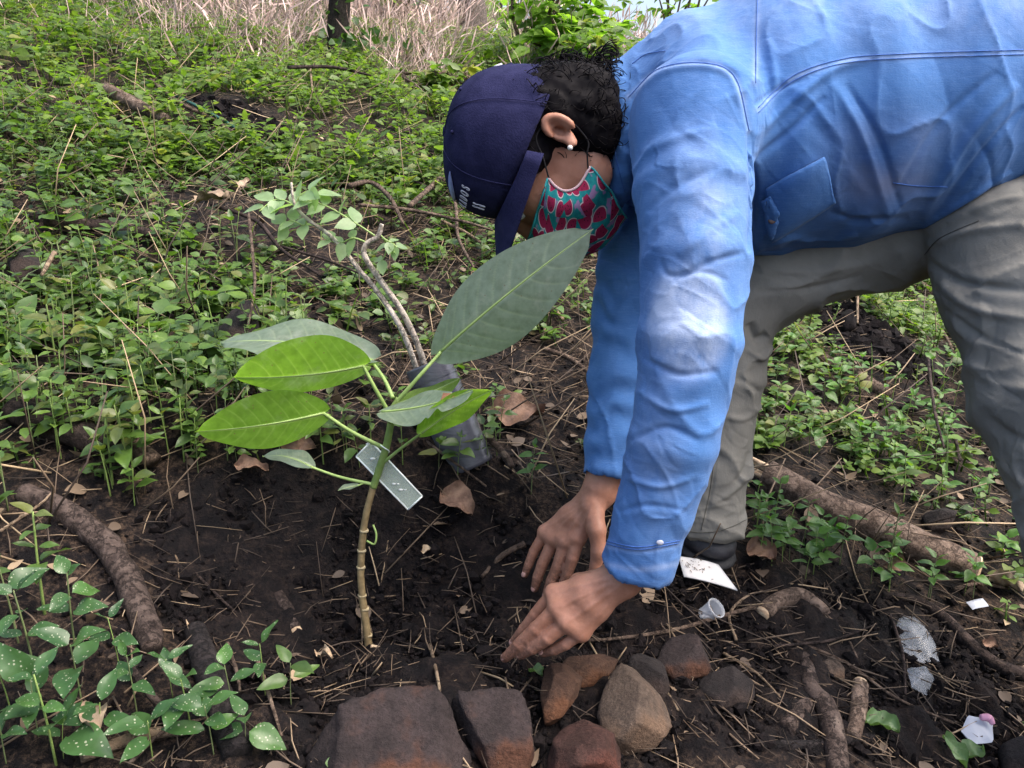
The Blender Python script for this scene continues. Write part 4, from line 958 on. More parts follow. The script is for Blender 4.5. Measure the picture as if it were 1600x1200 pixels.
for (s, t, r) in [(.62, .4, .0022), (.66, .55, .0016), (.74, .45, .0026), (.78, .6, .0015), (.18, .5, .003)]:
    c = tq[0] * (1 - s) * (1 - t) + tq[1] * (1 - s) * t + tq[2] * s * t + tq[3] * s * (1 - t) + n_ * .0022
    V, Fs = ball(c, (r * 1.5, r * .5, r * .7), 1); mk('water_drop', V, Fs, m_sm, plt)
V, Fs = tube([SD(572, 694, .018), SD(584, 690, .008), SD(601, 700, -.008), SD(608, 706, -.002), SD(598, 712, .01)], .0009, 24, 5); mk('tie', V, Fs, m_edge, plt)

# ------------------------------------------------------------------ bagged seedling waiting behind
bb = hit(722, 700); db = float((bb - CAM) @ F_)
m_bag = NT('black_poly_bag'); v_ = m_bag.coord((1, 1, 1)); m_bag.base((.095, .095, .115)); m_bag.rough(.27); m_bag.spec(.6)
m_bag.bump(m_bag.noise(m_bag.coord((8, 8, 60)), 3.0, 4), .22, .005); m_bag = m_bag.m
bag = thing('bagged_seedling', 'seedling with pale bare stems in a leaning black grow bag', 'seedling', bb)
A, B = W(668, 568, db - .01), W(728, 712, db + .0)
d = norm(A - B); rb = 38 * db / FP
V, Fs = tube([B - d * .02, B + (A - B) * .3, B + (A - B) * .7, A], [rb * .97, rb * 1.02, rb * 1.0, rb * .95], 40, 32, .022, cap=False)
mk('bag', V, Fs, m_bag, bag).modifiers.new('thick', 'SOLIDIFY').thickness = .001
V, Fs = tube([A - d * .03, A - d * .012], rb * .9, 3, 24, .05); mk('potting_soil', V, Fs, M_CLOD, bag)
for k in range(1):
    c = B + (A - B) * .84; V, Fs = tube([c - d * .002, c + d * .002], [rb * 1.0, rb * 1.0], 3, 28, .05, cap=False); mk('fold', V, Fs, m_bag, bag)
def BD(px, py, dd=0): return W(px, py, db - .01 + (py - 574) * .00025 + dd)
st1 = mk('stem', *tube([BD(668, 590), BD(655, 545), BD(630, 490), BD(590, 432), BD(570, 400), BD(572, 382), BD(590, 370), BD(597, 350)], [.0058, .0056, .0054, .0050, .0048, .0046, .0044, .0036], 60, 10, .1), M_TWIGP, bag)
st2 = mk('stem', *tube([BD(655, 588, -.02), BD(630, 520, -.02), BD(600, 470), BD(560, 420), BD(520, 372), BD(480, 342), BD(460, 318), BD(455, 285)], [.0048, .0048, .0046, .0042, .0036, .0030, .0024, .0018], 60, 9, .1), M_TWIGP, bag)
def pinnate(path, leafL, npair, seed):
    rs = np.random.default_rng(seed); C = spline(path, 30); T = norm(np.gradient(C, axis=0)); side = norm(np.cross(T, -F_ * .8 + U_ * .6))
    ra = mk('leaf_stalk', *tube(C, [.0018, .0009], 0, 5), m_pet, bag)
    for i in range(npair):
        for sg in (-1, 1):
            k = int(6 + (i + .5) * 23 / npair); b0 = C[min(k, 29)]
            dd = norm(side[k] * sg + T[k] * .5 + rs.normal(0, .15, 3)); nn = -F_ * .6 + U_ * .7 + rs.normal(0, .35, 3)
            L = leafL * rs.uniform(.8, 1.15)
            V, Fs, A_ = leaf_cloud(np.array([b0]), np.array([dd]), np.array([nn]), np.array([L]), np.array([L * .32]), np.array([rs.random()]), LT_FULL, .15)
            mk('leaflet', V, Fs, M_PINN, ra, attrs=A_)
pinnate([BD(470, 335), BD(455, 318), BD(430, 312), BD(405, 330, -.02)], .038, 4, 1)
pinnate([BD(462, 322), BD(470, 305), BD(488, 298), BD(500, 310)], .040, 3, 2)
pinnate([BD(480, 342), BD(475, 352), BD(455, 345), BD(440, 352)], .036, 3, 3)
pinnate([BD(588, 370), BD(550, 345), BD(510, 322), BD(478, 312)], .036, 4, 4)
pinnate([BD(595, 368), BD(605, 380), BD(600, 402), BD(592, 410)], .026, 2, 5)
pinnate([BD(575, 380), BD(552, 372), BD(530, 380), BD(505, 372)], .032, 3, 6)
pinnate([BD(597, 372), BD(612, 380), BD(622, 388)], .026, 2, 7)
# ------------------------------------------------------------------ signed distance sculpting -> one continuous surface
class Sculpt:
    def __init__(s, lo, hi, h):
        s.lo = np.asarray(lo, float); s.h = h; s.n = np.ceil((np.asarray(hi) - s.lo) / h).astype(int) + 1
        s.D = np.full(s.n, .05, np.float32)
    def box(s, lo, hi):
        a = np.clip(np.floor((lo - s.lo) / s.h).astype(int), 0, s.n); b = np.clip(np.ceil((hi - s.lo) / s.h).astype(int) + 1, 0, s.n)
        g = [s.lo[i] + s.h * np.arange(a[i], b[i]) for i in range(3)]
        return tuple(slice(a[i], b[i]) for i in range(3)), g[0][:, None, None], g[1][None, :, None], g[2][None, None, :]
    def put(s, f, lo, hi, k, cut=False):
        m = k + .015; sl, X, Y, Z = s.box(np.asarray(lo) - m, np.asarray(hi) + m)
        if 0 in s.D[sl].shape: return
        d = f(X, Y, Z).astype(np.float32); a = s.D[sl]
        if cut:
            d = -d; hh = np.maximum(k - np.abs(a - d), 0) / max(k, 1e-6); s.D[sl] = np.maximum(a, d) + hh * hh * k * .25
        else:
            hh = np.maximum(k - np.abs(a - d), 0) / max(k, 1e-6); s.D[sl] = np.minimum(a, d) - hh * hh * k * .25
    def cone(s, a, b, ra, rb, k=.01, cut=False):
        a, b = np.asarray(a, float), np.asarray(b, float); ab = b - a; L2 = ab @ ab + 1e-12; r = max(ra, rb)
        def f(X, Y, Z):
            px, py, pz = X - a[0], Y - a[1], Z - a[2]
            t = np.clip((px * ab[0] + py * ab[1] + pz * ab[2]) / L2, 0, 1)
            return np.sqrt((px - t * ab[0])**2 + (py - t * ab[1])**2 + (pz - t * ab[2])**2) - (ra + (rb - ra) * t)
        s.put(f, np.minimum(a, b) - r, np.maximum(a, b) + r, k, cut)
    def chain(s, P, r, k=.01):
        r = np.broadcast_to(np.asarray(r, float), len(P))
        for i in range(len(P) - 1): s.cone(P[i], P[i + 1], r[i], r[i + 1], k)
    def ell(s, c, ax, rad, k=.01, cut=False):
        c = np.asarray(c, float); ax = np.asarray(ax, float); rad = np.asarray(rad, float); m = np.sqrt(((ax * rad[:, None])**2).sum(0))
        def f(X, Y, Z):
            p = [(X - c[0]) * ax[i, 0] + (Y - c[1]) * ax[i, 1] + (Z - c[2]) * ax[i, 2] for i in range(3)]
            k0 = np.sqrt(sum((p[i] / rad[i])**2 for i in range(3))) + 1e-9; k1 = np.sqrt(sum((p[i] / rad[i]**2)**2 for i in range(3))) + 1e-9
            return k0 * (k0 - 1) / k1
        s.put(f, c - m, c + m, k, cut)
    def oval(s, a, b, ra, rb, lat, k=.02, endr=None):
        """tapered limb with an oval section: ra, rb = (across, along lat) half sizes"""
        a, b = np.asarray(a, float), np.asarray(b, float); ab = b - a; L = np.linalg.norm(ab); ax = ab / L
        lat = norm(np.asarray(lat) - ax * (np.asarray(lat) @ ax)); v = np.cross(ax, lat); R = max(*ra, *rb)
        def f(X, Y, Z):
            px, py, pz = X - a[0], Y - a[1], Z - a[2]
            q = px * ax[0] + py * ax[1] + pz * ax[2]; t = np.clip(q / L, 0, 1); e = q - t * L
            rv, rl = ra[0] + (rb[0] - ra[0]) * t, ra[1] + (rb[1] - ra[1]) * t
            pv = px * v[0] + py * v[1] + pz * v[2]; pl = px * lat[0] + py * lat[1] + pz * lat[2]
            er = np.minimum(rv, rl) if endr is None else endr
            k0 = np.sqrt((pv / rv)**2 + (pl / rl)**2 + (e / er)**2) + 1e-9; k1 = np.sqrt((pv / rv**2)**2 + (pl / rl**2)**2 + (e / er**2)**2) + 1e-9
            return k0 * (k0 - 1) / k1
        s.put(f, np.minimum(a, b) - R, np.maximum(a, b) + R, k)
    def ovals(s, P, RV, lat, k=.02, endr=None):
        for i in range(len(P) - 1): s.oval(P[i], P[i + 1], RV[i], RV[i + 1], lat, k, endr)
    def mesh(s, smooth=2):
        D = s.D; S = D < 0
        c = np.zeros(tuple(n - 1 for n in D.shape), np.int8)
        for i in (0, 1):
            for j in (0, 1):
                for k in (0, 1): c += S[i:i + c.shape[0], j:j + c.shape[1], k:k + c.shape[2]]
        cells = np.argwhere((c > 0) & (c < 8)); n = len(cells)
        idx = np.full(c.shape, -1, np.int32); idx[cells[:, 0], cells[:, 1], cells[:, 2]] = np.arange(n)
        co = np.array([(i, j, k) for i in (0, 1) for j in (0, 1) for k in (0, 1)])
        vals = np.stack([D[cells[:, 0] + a, cells[:, 1] + b, cells[:, 2] + d] for a, b, d in co], 1)
        acc = np.zeros((n, 3)); cnt = np.zeros(n)
        for p in range(8):
            for q in range(p + 1, 8):
                if np.abs(co[p] - co[q]).sum() != 1: continue
                m = (vals[:, p] < 0) != (vals[:, q] < 0); t = vals[:, p] / (vals[:, p] - vals[:, q] + 1e-20)
                acc[m] += (co[p] + t[m, None] * (co[q] - co[p])); cnt[m] += 1
        V = s.lo + s.h * (cells + acc / cnt[:, None]); quads = []
        for ax in range(3):
            a = [slice(None)] * 3; b = [slice(None)] * 3; a[ax] = slice(0, -1); b[ax] = slice(1, None)
            s0, s1 = S[tuple(a)], S[tuple(b)]; e = np.argwhere(s0 != s1)
            u, w = (ax + 1) % 3, (ax + 2) % 3
            e = e[(e[:, u] > 0) & (e[:, w] > 0) & (e[:, u] < D.shape[u] - 1) & (e[:, w] < D.shape[w] - 1)]
            def at(du, dw):
                x = e.copy(); x[:, u] -= du; x[:, w] -= dw; return idx[x[:, 0], x[:, 1], x[:, 2]]
            q = np.stack([at(1, 1), at(0, 1), at(0, 0), at(1, 0)], 1); fl = ~s0[e[:, 0], e[:, 1], e[:, 2]]
            q[fl] = q[fl][:, ::-1]; quads.append(q)
        Q = np.concatenate(quads)
        for _ in range(smooth):
            A = np.zeros_like(V); N = np.zeros(len(V))
            for i in range(4):
                for j in ((i + 1) % 4, (i + 3) % 4): 
                    A += np.stack([np.bincount(Q[:, i], V[Q[:, j], d], len(V)) for d in range(3)], 1); N += np.bincount(Q[:, i], minlength=len(V))
            V = V * .5 + .5 * A / np.maximum(N, 1)[:, None]
        return V, Q
def vnormals(V, Q):
    n = np.cross(V[Q[:, 2]] - V[Q[:, 0]], V[Q[:, 3]] - V[Q[:, 1]]); N = np.zeros_like(V)
    for i in range(4): N += np.stack([np.bincount(Q[:, i], n[:, d], len(V)) for d in range(3)], 1)
    return norm(N)
def poly_dist(x, y, pts):
    best = np.full(np.shape(x), 1e9)
    for (a, b), (c, d) in zip(pts[:-1], pts[1:]):
        L = (c - a)**2 + (d - b)**2 + 1e-9; t = np.clip(((x - a) * (c - a) + (y - b) * (d - b)) / L, 0, 1)
        best = np.minimum(best, np.hypot(x - a - t * (c - a), y - b - t * (d - b)))
    return best
def cspline(pts, n=14): return [tuple(p) for p in spline(np.array([(a, b, 0) for a, b in pts], float), n)[:, :2]]
def folds(V, Q, strokes, maxd=None):
    """sculpt ridges (+) and grooves (-) along strokes on the camera-facing cloth"""
    N = vnormals(V, Q); px, py, d = proj(V); face = sstep(-.05, .35, -(N * norm(V - CAM)).sum(1))
    if maxd is not None: face = face * (d < maxd)
    A = np.zeros(len(V))
    for pts, w, amp in strokes:
        C = np.array(cspline(pts, 16)); dd = np.full(len(V), 1e9); tt = np.zeros(len(V))
        for i in range(15):
            a, b = C[i], C[i + 1]; L = ((b - a)**2).sum() + 1e-9; t = np.clip(((px - a[0]) * (b[0] - a[0]) + (py - a[1]) * (b[1] - a[1])) / L, 0, 1)
            e = np.hypot(px - a[0] - t * (b[0] - a[0]), py - a[1] - t * (b[1] - a[1])); m = e < dd; dd[m] = e[m]; tt[m] = (i + t[m]) / 15
        A += .75 * amp * np.exp(-(dd / (.60 * w))**2) * np.sqrt(np.clip(np.sin(np.pi * tt), 0, 1))
    return V + N * (A * face)[:, None]
def refine(V, Q):
    E = np.concatenate([Q[:, [i, (i + 1) % 4]] for i in range(4)]); E.sort(1); U, inv = np.unique(E, axis=0, return_inverse=True); inv = inv.ravel()
    n, m, k = len(V), len(U), len(Q); V2 = np.concatenate([V, V[U].mean(1), V[Q].mean(1)]); e = [n + inv[i * k:(i + 1) * k] for i in range(4)]; c = n + m + np.arange(k)
    return V2, np.concatenate([np.stack([Q[:, i], e[i], c, e[(i + 3) % 4]], 1) for i in range(4)])
def crease(V, Q, amp, M, freq, seed, pw=5, cover=.0):
    """thin sporadic creases: ridges and valleys along the zero lines of a warped, stretched noise"""
    N = vnormals(V, Q); P = (V @ np.asarray(M).T) * freq
    P = P + .35 * np.stack([vnoise(P[:, 0] * .8, P[:, 1] * .8, P[:, 2] * .8, seed + 3 + i) for i in range(3)], 1)
    a = vnoise(P[:, 0], P[:, 1], P[:, 2], seed); b = vnoise(P[:, 0] + 9, P[:, 1] - 4, P[:, 2] + 3, seed + 1)
    m = sstep(cover, cover + .5, fbm(V[:, 0] * 6, V[:, 1] * 6, V[:, 2] * 6, 2, seed + 2))
    return V + N * (amp * (np.clip(1 - 2.2 * np.abs(a), 0, 1)**pw - .8 * np.clip(1 - 2.2 * np.abs(b), 0, 1)**pw) * (.25 + .75 * m))[:, None]
def wrinkle(V, Q, amp, fx, fy, fz, seed, o=3):
    N = vnormals(V, Q); return V + N * (amp * fbm(V[:, 0] * fx, V[:, 1] * fy, V[:, 2] * fz, o, seed))[:, None]
class Surf:
    def __init__(s, V, Q): s.b = BVHTree.FromPolygons([tuple(v) for v in V], [tuple(q) for q in Q])
    def at(s, px, py, off=0.0):
        dr = Vector(F_ + R_ * ((px - 800) / FP) - U_ * ((py - 600) / FP)).normalized()
        c, n, i, d = s.b.ray_cast(Vector(CAM), dr)
        if c is None: return None
        if n.dot(dr) > 0: n = -n
        return np.array(c + n * off)
    def line(s, pts, off=.001, n=40):
        P = [s.at(a, b, off) for a, b in cspline(pts, n)]; return np.array([p for p in P if p is not None])
def stitch(name, S, pts, r, mat, parent, n=60, off=.0008):
    L = S.line(pts, off, n)
    if len(L) > 3: return mk(name, *tube(L, r * .62, 0, 5), mat, parent)
def patch(name, S, corners, mat, parent, off=.004, nu=26, nv=20, puff=.002, seed=0):
    (a, b, c, d) = [np.array(q, float) for q in corners]
    P = np.zeros((nu, nv, 3)); ok = True
    for i in range(nu):
        for j in range(nv):
            u, v = i / (nu - 1), j / (nv - 1); q = a * (1 - u) * (1 - v) + b * u * (1 - v) + c * u * v + d * (1 - u) * v
            e = min(u, 1 - u, v, 1 - v); o_ = off + puff * min(e * 8, 1)
            p = S.at(q[0], q[1], o_); P[i, j] = p if p is not None else P[i, j - 1]
    Pb = P.reshape(-1, 3); f = grid_faces(nu, nv)
    o = mk(name, Pb, f, mat, parent); o.modifiers.new('thick', 'SOLIDIFY').thickness = .003; return o

# ------------------------------------------------------------------ cloth, skin and hair materials
def mat_shirt():
    t = NT('blue_chambray'); v = t.coord()
    big = t.noise(v, 9, 4); mid = t.noise(t.coord((1, 1, .6)), 34, 5, .7); fine = t.noise(t.coord((400, 400, 1500)), 1.0, 2)
    c = t.mix(t.ramp(big, .3, .7), (.036, .118, .335), (.056, .166, .42)); c = t.mix(t.math('MULTIPLY', t.ramp(mid, .5, .8), .35), c, (.13, .26, .55))
    slub = t.noise(t.coord((55, 55, 900), (.1, .35, 0)), 1.0, 3); c = t.mix(t.math('MULTIPLY', t.ramp(slub, .45, .75), .30), c, (.15, .28, .54)); c = t.mix(t.math('MULTIPLY', fine, .32), c, (.17, .30, .55)); c = t.mix(t.math('MULTIPLY', t.ramp(t.noise(v, 5, 6, .75), .5, .8), .30), c, (.035, .11, .34))
    f = t.attr('fade'); c = t.mix(t.math('MULTIPLY', f, t.ramp(mid, .15, .65)), c, (.36, .44, .62))
    c = t.mix(t.math('MULTIPLY', t.attr('soil'), t.ramp(big, .2, .7)), c, (.22, .20, .24))
    t.base(c); t.rough(.95); t.spec(.06); t.p.inputs['Sheen Weight'].default_value = .08; t.p.inputs['Sheen Roughness'].default_value = .5
    rd = t.math('ABSOLUTE', t.math('SUBTRACT', t.noise(t.coord((1, 1, .45), (.2, .5, .3)), 26, 4, .6), .5)); rd2 = t.math('ABSOLUTE', t.math('SUBTRACT', t.noise(t.coord((.5, 1, 1), (.1, -.4, .2)), 60, 3, .6), .5))
    t.bump(t.math('ADD', t.math('ADD', t.math('MULTIPLY', rd, -1.3), t.math('MULTIPLY', rd2, -.5)), t.math('MULTIPLY', fine, .5)), .26, .005); return t.m
M_SHIRT = mat_shirt()
M_SEAM = simple('dark_blue_thread', (.035, .11, .38), (.06, .16, .48), 200, .8, .3)
def mat_pants():
    t = NT('olive_twill'); v = t.coord(); a = t.noise(v, 12, 4); b = t.noise(t.coord((1, 1, .5)), 45, 5, .7); f = t.noise(t.coord((900, 900, 500), (0, .6, 0)), 1, 2)
    c = t.mix(t.ramp(a, .3, .7), (.180, .172, .152), (.262, .250, .220)); c = t.mix(t.math('MULTIPLY', f, .25), c, (.28, .27, .24))
    t.base(c); t.rough(.88); t.spec(.2); rd = t.math('ABSOLUTE', t.math('SUBTRACT', t.noise(t.coord((1, 1, .5), (.4, .5, .3)), 24, 4, .6), .5))
    t.spec(.06); t.bump(t.math('ADD', t.math('ADD', t.math('MULTIPLY', rd, -1.2), t.math('MULTIPLY', b, .2)), t.math('MULTIPLY', f, .2)), .45, .006); return t.m
M_PANTS = mat_pants()
M_PSEAM = simple('olive_thread', (.07, .066, .055), (.10, .095, .08), 200, .85, .2)
def mat_skin():
    t = NT('skin'); v = t.coord(); n = t.noise(v, 30, 4); f = t.noise(v, 260, 3, .7)
    c = t.mix(t.ramp(n, .3, .7), (.32, .145, .092), (.41, .20, .135)); c = t.mix(t.math('MULTIPLY', t.attr('dirt'), t.ramp(f, .3, .6)), c, (.10, .055, .04))
    c = t.mix(t.attr('nail'), c, (.60, .34, .28))
    t.base(c); t.rough(t.math('MULTIPLY_ADD', f, .15, .42)); t.spec(.4)
    t.p.inputs['Subsurface Weight'].default_value = .12; t.p.inputs['Subsurface Radius'].default_value = (.012, .005, .003); t.p.inputs['Subsurface Scale'].default_value = .6
    t.bump(f, .12, .002); return t.m
M_SKIN = mat_skin()
M_CAP = simple('navy_cap_cloth', (.013, .014, .045), (.022, .023, .066), 45, .95, .5, 380, .003, .08)
M_CAPIN = simple('navy_peak_cloth', (.019, .020, .062), (.028, .029, .082), 45, .95, .5, 380, .003, .08)
M_WHITE = simple('white_print', (.42, .42, .50), (.55, .55, .62), 90, .6, .1)
M_LBLUE = simple('pale_blue_print', (.16, .19, .38), (.22, .26, .46), 90, .6, .1)
t = NT('black_hair'); t.base((.0042, .0034, .0046)); t.rough(.7); t.spec(.09); M_HAIR = t.m
M_BLACK = simple('black_elastic', (.012, .010, .012), (.02, .018, .02), 90, .8, .1)
def mat_mask():
    t = NT('watermelon_print'); uv = t.coord((1, 1, 1), (0, 0, 0), 'UV')
    def layer(scale, off, c0):
        mp = t.n('ShaderNodeMapping'); mp.inputs['Location'].default_value = off; t.l(uv, mp.inputs[0])
        vo = t.n('ShaderNodeTexVoronoi', voronoi_dimensions='2D'); vo.inputs['Scale'].default_value = scale; vo.inputs['Randomness'].default_value = .75; t.l(mp.outputs[0], vo.inputs['Vector'])
        sc = t.n('ShaderNodeVectorMath', operation='SCALE'); t.l(mp.outputs[0], sc.inputs[0]); sc.inputs['Scale'].default_value = scale
        sp = t.n('ShaderNodeVectorMath', operation='SCALE'); t.l(vo.outputs['Position'], sp.inputs[0]); sp.inputs['Scale'].default_value = scale
        su = t.n('ShaderNodeVectorMath', operation='SUBTRACT'); t.l(sc.outputs[0], su.inputs[0]); t.l(sp.outputs[0], su.inputs[1])
        rt = t.n('ShaderNodeVectorRotate', rotation_type='Z_AXIS'); t.l(su.outputs[0], rt.inputs['Vector'])
        sx = t.n('ShaderNodeSeparateColor'); t.l(vo.outputs['Color'], sx.inputs[0]); t.l(t.math('MULTIPLY', sx.outputs[0], 6.28), rt.inputs['Angle'])
        xyz = t.n('ShaderNodeSeparateXYZ'); t.l(rt.outputs[0], xyz.inputs[0])
        half = t.math('GREATER_THAN', t.math('ADD', xyz.outputs[1], .16), 0.0)
        ln = t.n('ShaderNodeVectorMath', operation='LENGTH'); t.l(su.outputs[0], ln.inputs[0]); r = ln.outputs['Value']
        ins = lambda R: t.math('MULTIPLY', t.math('LESS_THAN', r, R), half)
        c = t.mix(ins(.60), c0, (.02, .18, .17)); c = t.mix(ins(.56), c, (.52, .42, .44)); c = t.mix(ins(.50), c, (.27, .014, .06))
        seed = t.math('LESS_THAN', t.vor(uv, scale * 4.2, dim='2D'), .16); return t.mix(t.math('MULTIPLY', seed, ins(.34)), c, (.03, .01, .015))
    n = t.noise(uv, 14, 3); c = t.mix(t.ramp(n, .4, .62), (.010, .17, .19), (.015, .24, .24)); c = t.mix(t.math('MULTIPLY', t.ramp(t.noise(uv, 9, 2), .55, .62), .8), c, (.34, .16, .34))
    c = layer(7.2, (0, 0, 0), c); c = layer(7.5, (.37, .61, 0), c) if False else c
    t.base(c); t.rough(.85); t.spec(.2); t.bump(t.noise(uv, 90, 2), .15, .002); return t.m
M_MASK = mat_mask()
M_TRIM = simple('teal_trim', (.02, .26, .28), (.03, .34, .36), 90, .8, .2)
M_PINKTRIM = simple('pale_pink_trim', (.50, .34, .38), (.58, .42, .44), 120, .8, .2)

# ------------------------------------------------------------------ the person
foot = hit(1115, 878); footd = float((foot - CAM) @ F_)
person = thing('person', 'person in blue shirt, navy cap and printed face mask bending over to plant', 'person', foot)
HC = W(800, 225, 1.12)
VRAY = norm(HC - CAM); VUP = norm(U_ - VRAY * (U_ @ VRAY)); VRT = np.cross(VRAY, VUP)
HU = norm(-.985 * VRT + .14 * VUP); HF = norm(-.14 * VRT - .985 * VUP); HL = -VRAY
def H(u, f, l): return HC + u * HU + f * HF + l * HL
HAX = np.array([HU, HF, HL])
# ---- shirt -----------------------------------------------------------
S = Sculpt((.06, .70, .20), (1.12, 1.52, 1.50), .0042)
TP = [(975, 205, 1.15), (1070, 195, 1.15), (1180, 195, 1.15), (1300, 172, 1.15), (1420, 150, 1.15), (1560, 118, 1.15), (1690, 95, 1.15)]
TR = [(.100, .085), (.137, .155), (.176, .182), (.188, .19), (.190, .188), (.168, .18), (.15, .17)]
S.ovals([W(*p) for p in TP], TR, F_, .03, .07)
NS = [(1085, 172, .985), (1080, 300, .955), (1086, 410, .935), (1078, 530, .925), (1052, 690, .94), (1000, 880, .975)]
NR = [(.072, .078), (.067, .072), (.060, .064), (.0565, .060), (.050, .051), (.043, .044)]
S.ovals([W(*p) for p in NS], NR, F_, .012, .03)
S.oval(W(1125, 200, 1.08), W(1090, 190, .99), (.11, .10), (.075, .08), U_, .03)
FS = [(1030, 240, 1.30), (1000, 360, 1.27), (985, 480, 1.235), (972, 600, 1.20), (952, 735, 1.175)]
FR = [(.075, .08), (.062, .064), (.056, .058), (.050, .052), (.040, .042)]
S.ovals([W(*p) for p in FS], FR, F_, .012, .025)
# hanging open front below the chest
S.oval(W(1215, 350, 1.20), W(1420, 330, 1.20), (.040, .05), (.030, .05), F_, .03)
# collar ring and neck opening
for i in range(24):
    a, b = i / 24 * 2 * math.pi, (i + 1) / 24 * 2 * math.pi; cc = W(978, 205, 1.15)
    q = lambda a: cc + U_ * .103 * math.cos(a) + F_ * .078 * math.sin(a) + R_ * .018 * math.cos(a)
    S.cone(q(a), q(b), .013, .013, .006)
S.oval(W(985, 205, 1.15), W(950, 207, 1.15), (.05, .05), (.05, .05), F_) if False else None
S.ell(W(960, 205, 1.15), np.array([R_, U_, F_]), (.055, .092, .068), .008, True)
# cuff openings
for a, b, r in ((NS[-2], NS[-1], .036), (FS[-2], FS[-1], .034)):
    A, B = W(*a), W(*b); d = norm(B - A); S.cone(B - d * .03, B + d * .10, r, r * 1.05, .003, True)
    L = np.linalg.norm(B - A)
V, Q = S.mesh(2)
V = wrinkle(V, Q, .0028, 9, 9, 6, 11); V = wrinkle(V, Q, .0012, 26, 26, 20, 12)
N = vnormals(V, Q); rg = 1 - np.abs(fbm(V[:, 0] * 13 + V[:, 2] * 5, V[:, 1] * 9, V[:, 2] * 9 - V[:, 0] * 6, 2, 14)) * 2.6
V = V + N * (.0030 * np.clip(rg, 0, 1)**4)[:, None]
# sleeve folds wrap round the arm, body folds fan out from the armpit and hang towards the belly
V, Q = refine(V, Q)
_a = norm(np.array([.55, .2, .8])); _b = norm(np.array([.8, .1, -.6])); _c = np.cross(_a, _b)
MS = np.array([_a * 1.0, _b * .32, np.array([0, 1, 0]) * .8]); MS2 = np.array([np.array([1, 0, .25]), np.array([-.1, 0, .35]), np.array([0, .8, 0])])
V = crease(V, Q, .0032, MS, 9, 301, 4, -.05); V = crease(V, Q, .0020, MS2, 10, 311, 4, .05); V = crease(V, Q, .0012, MS2[[1, 0, 2]] * 1.0, 24, 321, 4); V = crease(V, Q, .0008, MS, 48, 331, 3)
px, py, dd_ = proj(V)
arm = np.exp(-(poly_dist(px, py, [(1082, 330), (1082, 540), (1050, 700), (1005, 870)]) / 70)**4)
N = vnormals(V, Q); ph = py / 34 + .9 * vnoise(px / 60, py / 90, 0, 61) * 2 + (px - 1050) / 120
V = V + N * (arm * .0013 * np.sin(ph * 2.2) * sstep(430, 640, py) * (dd_ < 1.08))[:, None]
farm = np.exp(-(poly_dist(px, py, [(985, 400), (972, 600), (952, 740)]) / 55)**4)
V = V + N * (farm * .0030 * np.sin(py / 9 + vnoise(px / 30, py / 60, 0, 62) * 3) * (dd_ > 1.08))[:, None]
STROKES = [([(1300, 130), (1350, 220), (1390, 345)], 14, .006), ([(1322, 130), (1372, 215), (1408, 330)], 9, -.005), ([(1590, 130), (1510, 220), (1440, 345)], 13, .007), ([(1600, 165), (1530, 245), (1462, 338)], 9, -.006), ([(1560, 110), (1470, 190), (1400, 300)], 10, -.004),
    ([(1172, 205), (1178, 300), (1172, 395)], 9, -.010), ([(980, 150), (1030, 105), (1100, 96), (1150, 118), (1172, 205)], 7, -.0050),
    ([(985, 150), (1035, 112), (1100, 104), (1142, 124), (1162, 200)], 9, .0035),
    ([(1180, 215), (1230, 165), (1300, 110), (1360, 92)], 12, .006), ([(1180, 250), (1240, 200), (1290, 150)], 10, -.006), ([(1178, 165), (1215, 140), (1262, 120)], 8, -.004),
    
    
    ([(1200, 60), (1210, 130), (1190, 200)], 12, .005), 
    ([(1000, 240), (1060, 215), (1120, 200)], 12, .003), ([(1010, 330), (1060, 290), (1120, 262)], 12, -.0030), ([(1160, 330), (1110, 360), (1060, 400)], 14, .004), ([(1165, 395), (1110, 410), (1050, 440)], 9, -.004),
    ([(1030, 400), (1045, 430), (1100, 425), (1140, 440)], 8, -.003), ([(1005, 560), (1060, 585), (1125, 580)], 9, -.0045), ([(995, 610), (1050, 640), (1110, 630)], 10, .004), ([(985, 690), (1040, 668), (1095, 690)], 9, -.004),
    ([(975, 745), (1030, 760), (1085, 745)], 9, .004), ([(965, 800), (1010, 790), (1075, 800)], 8, -.003), ([(950, 853), (1000, 862), (1060, 853)], 4, -.0022),
    ([(1200, 385), (1240, 372), (1290, 378), (1340, 366)], 8, .006), ([(1295, 330), (1340, 345), (1420, 340)], 10, -.005), ([(1430, 362), (1500, 318), (1580, 268)], 7, .006)]
V = folds(V, Q, STROKES, 1.13)
px, py, dd_ = proj(V)
near_ = dd_ < 1.12
fade = np.exp(-(((px - 1075) / 62)**2 + ((py - 505) / 88)**2)**3.2) * near_ + .45 * np.exp(-(((px - 1100) / 60)**2 + ((py - 330) / 120)**2)) * near_ + .28 * np.exp(-((py + 20) / 90)**2) + .30 * np.exp(-((px - 1030) / 40)**2 - ((py - 700) / 120)**2) * near_
SEAMS = [[(982, 152), (1030, 108), (1100, 99), (1148, 121), (1170, 205)], [(1184, -5), (1182, 60), (1180, 130)], [(1184, 172), (1240, 122), (1320, 96), (1420, 88), (1600, 82)], [(948, 882), (1000, 890), (1058, 882)], [(945, 852), (1000, 860), (1060, 850)]]
for sm in SEAMS: fade = fade + .38 * np.exp(-(poly_dist(px, py, cspline(sm)) / 5)**2) * near_
fade = fade * (1 + .7 * fbm(V[:, 0] * 22, V[:, 1] * 22, V[:, 2] * 30, 4, 91))
soil = (.42 * np.exp(-(((px - 1390) / 90)**2 + ((py - 285) / 55)**2)) + .25 * np.exp(-(((px - 1400) / 110)**2 + ((py - 215) / 40)**2))) * near_ * (1 + fbm(V[:, 0] * 18, V[:, 1] * 18, V[:, 2] * 18, 4, 92))
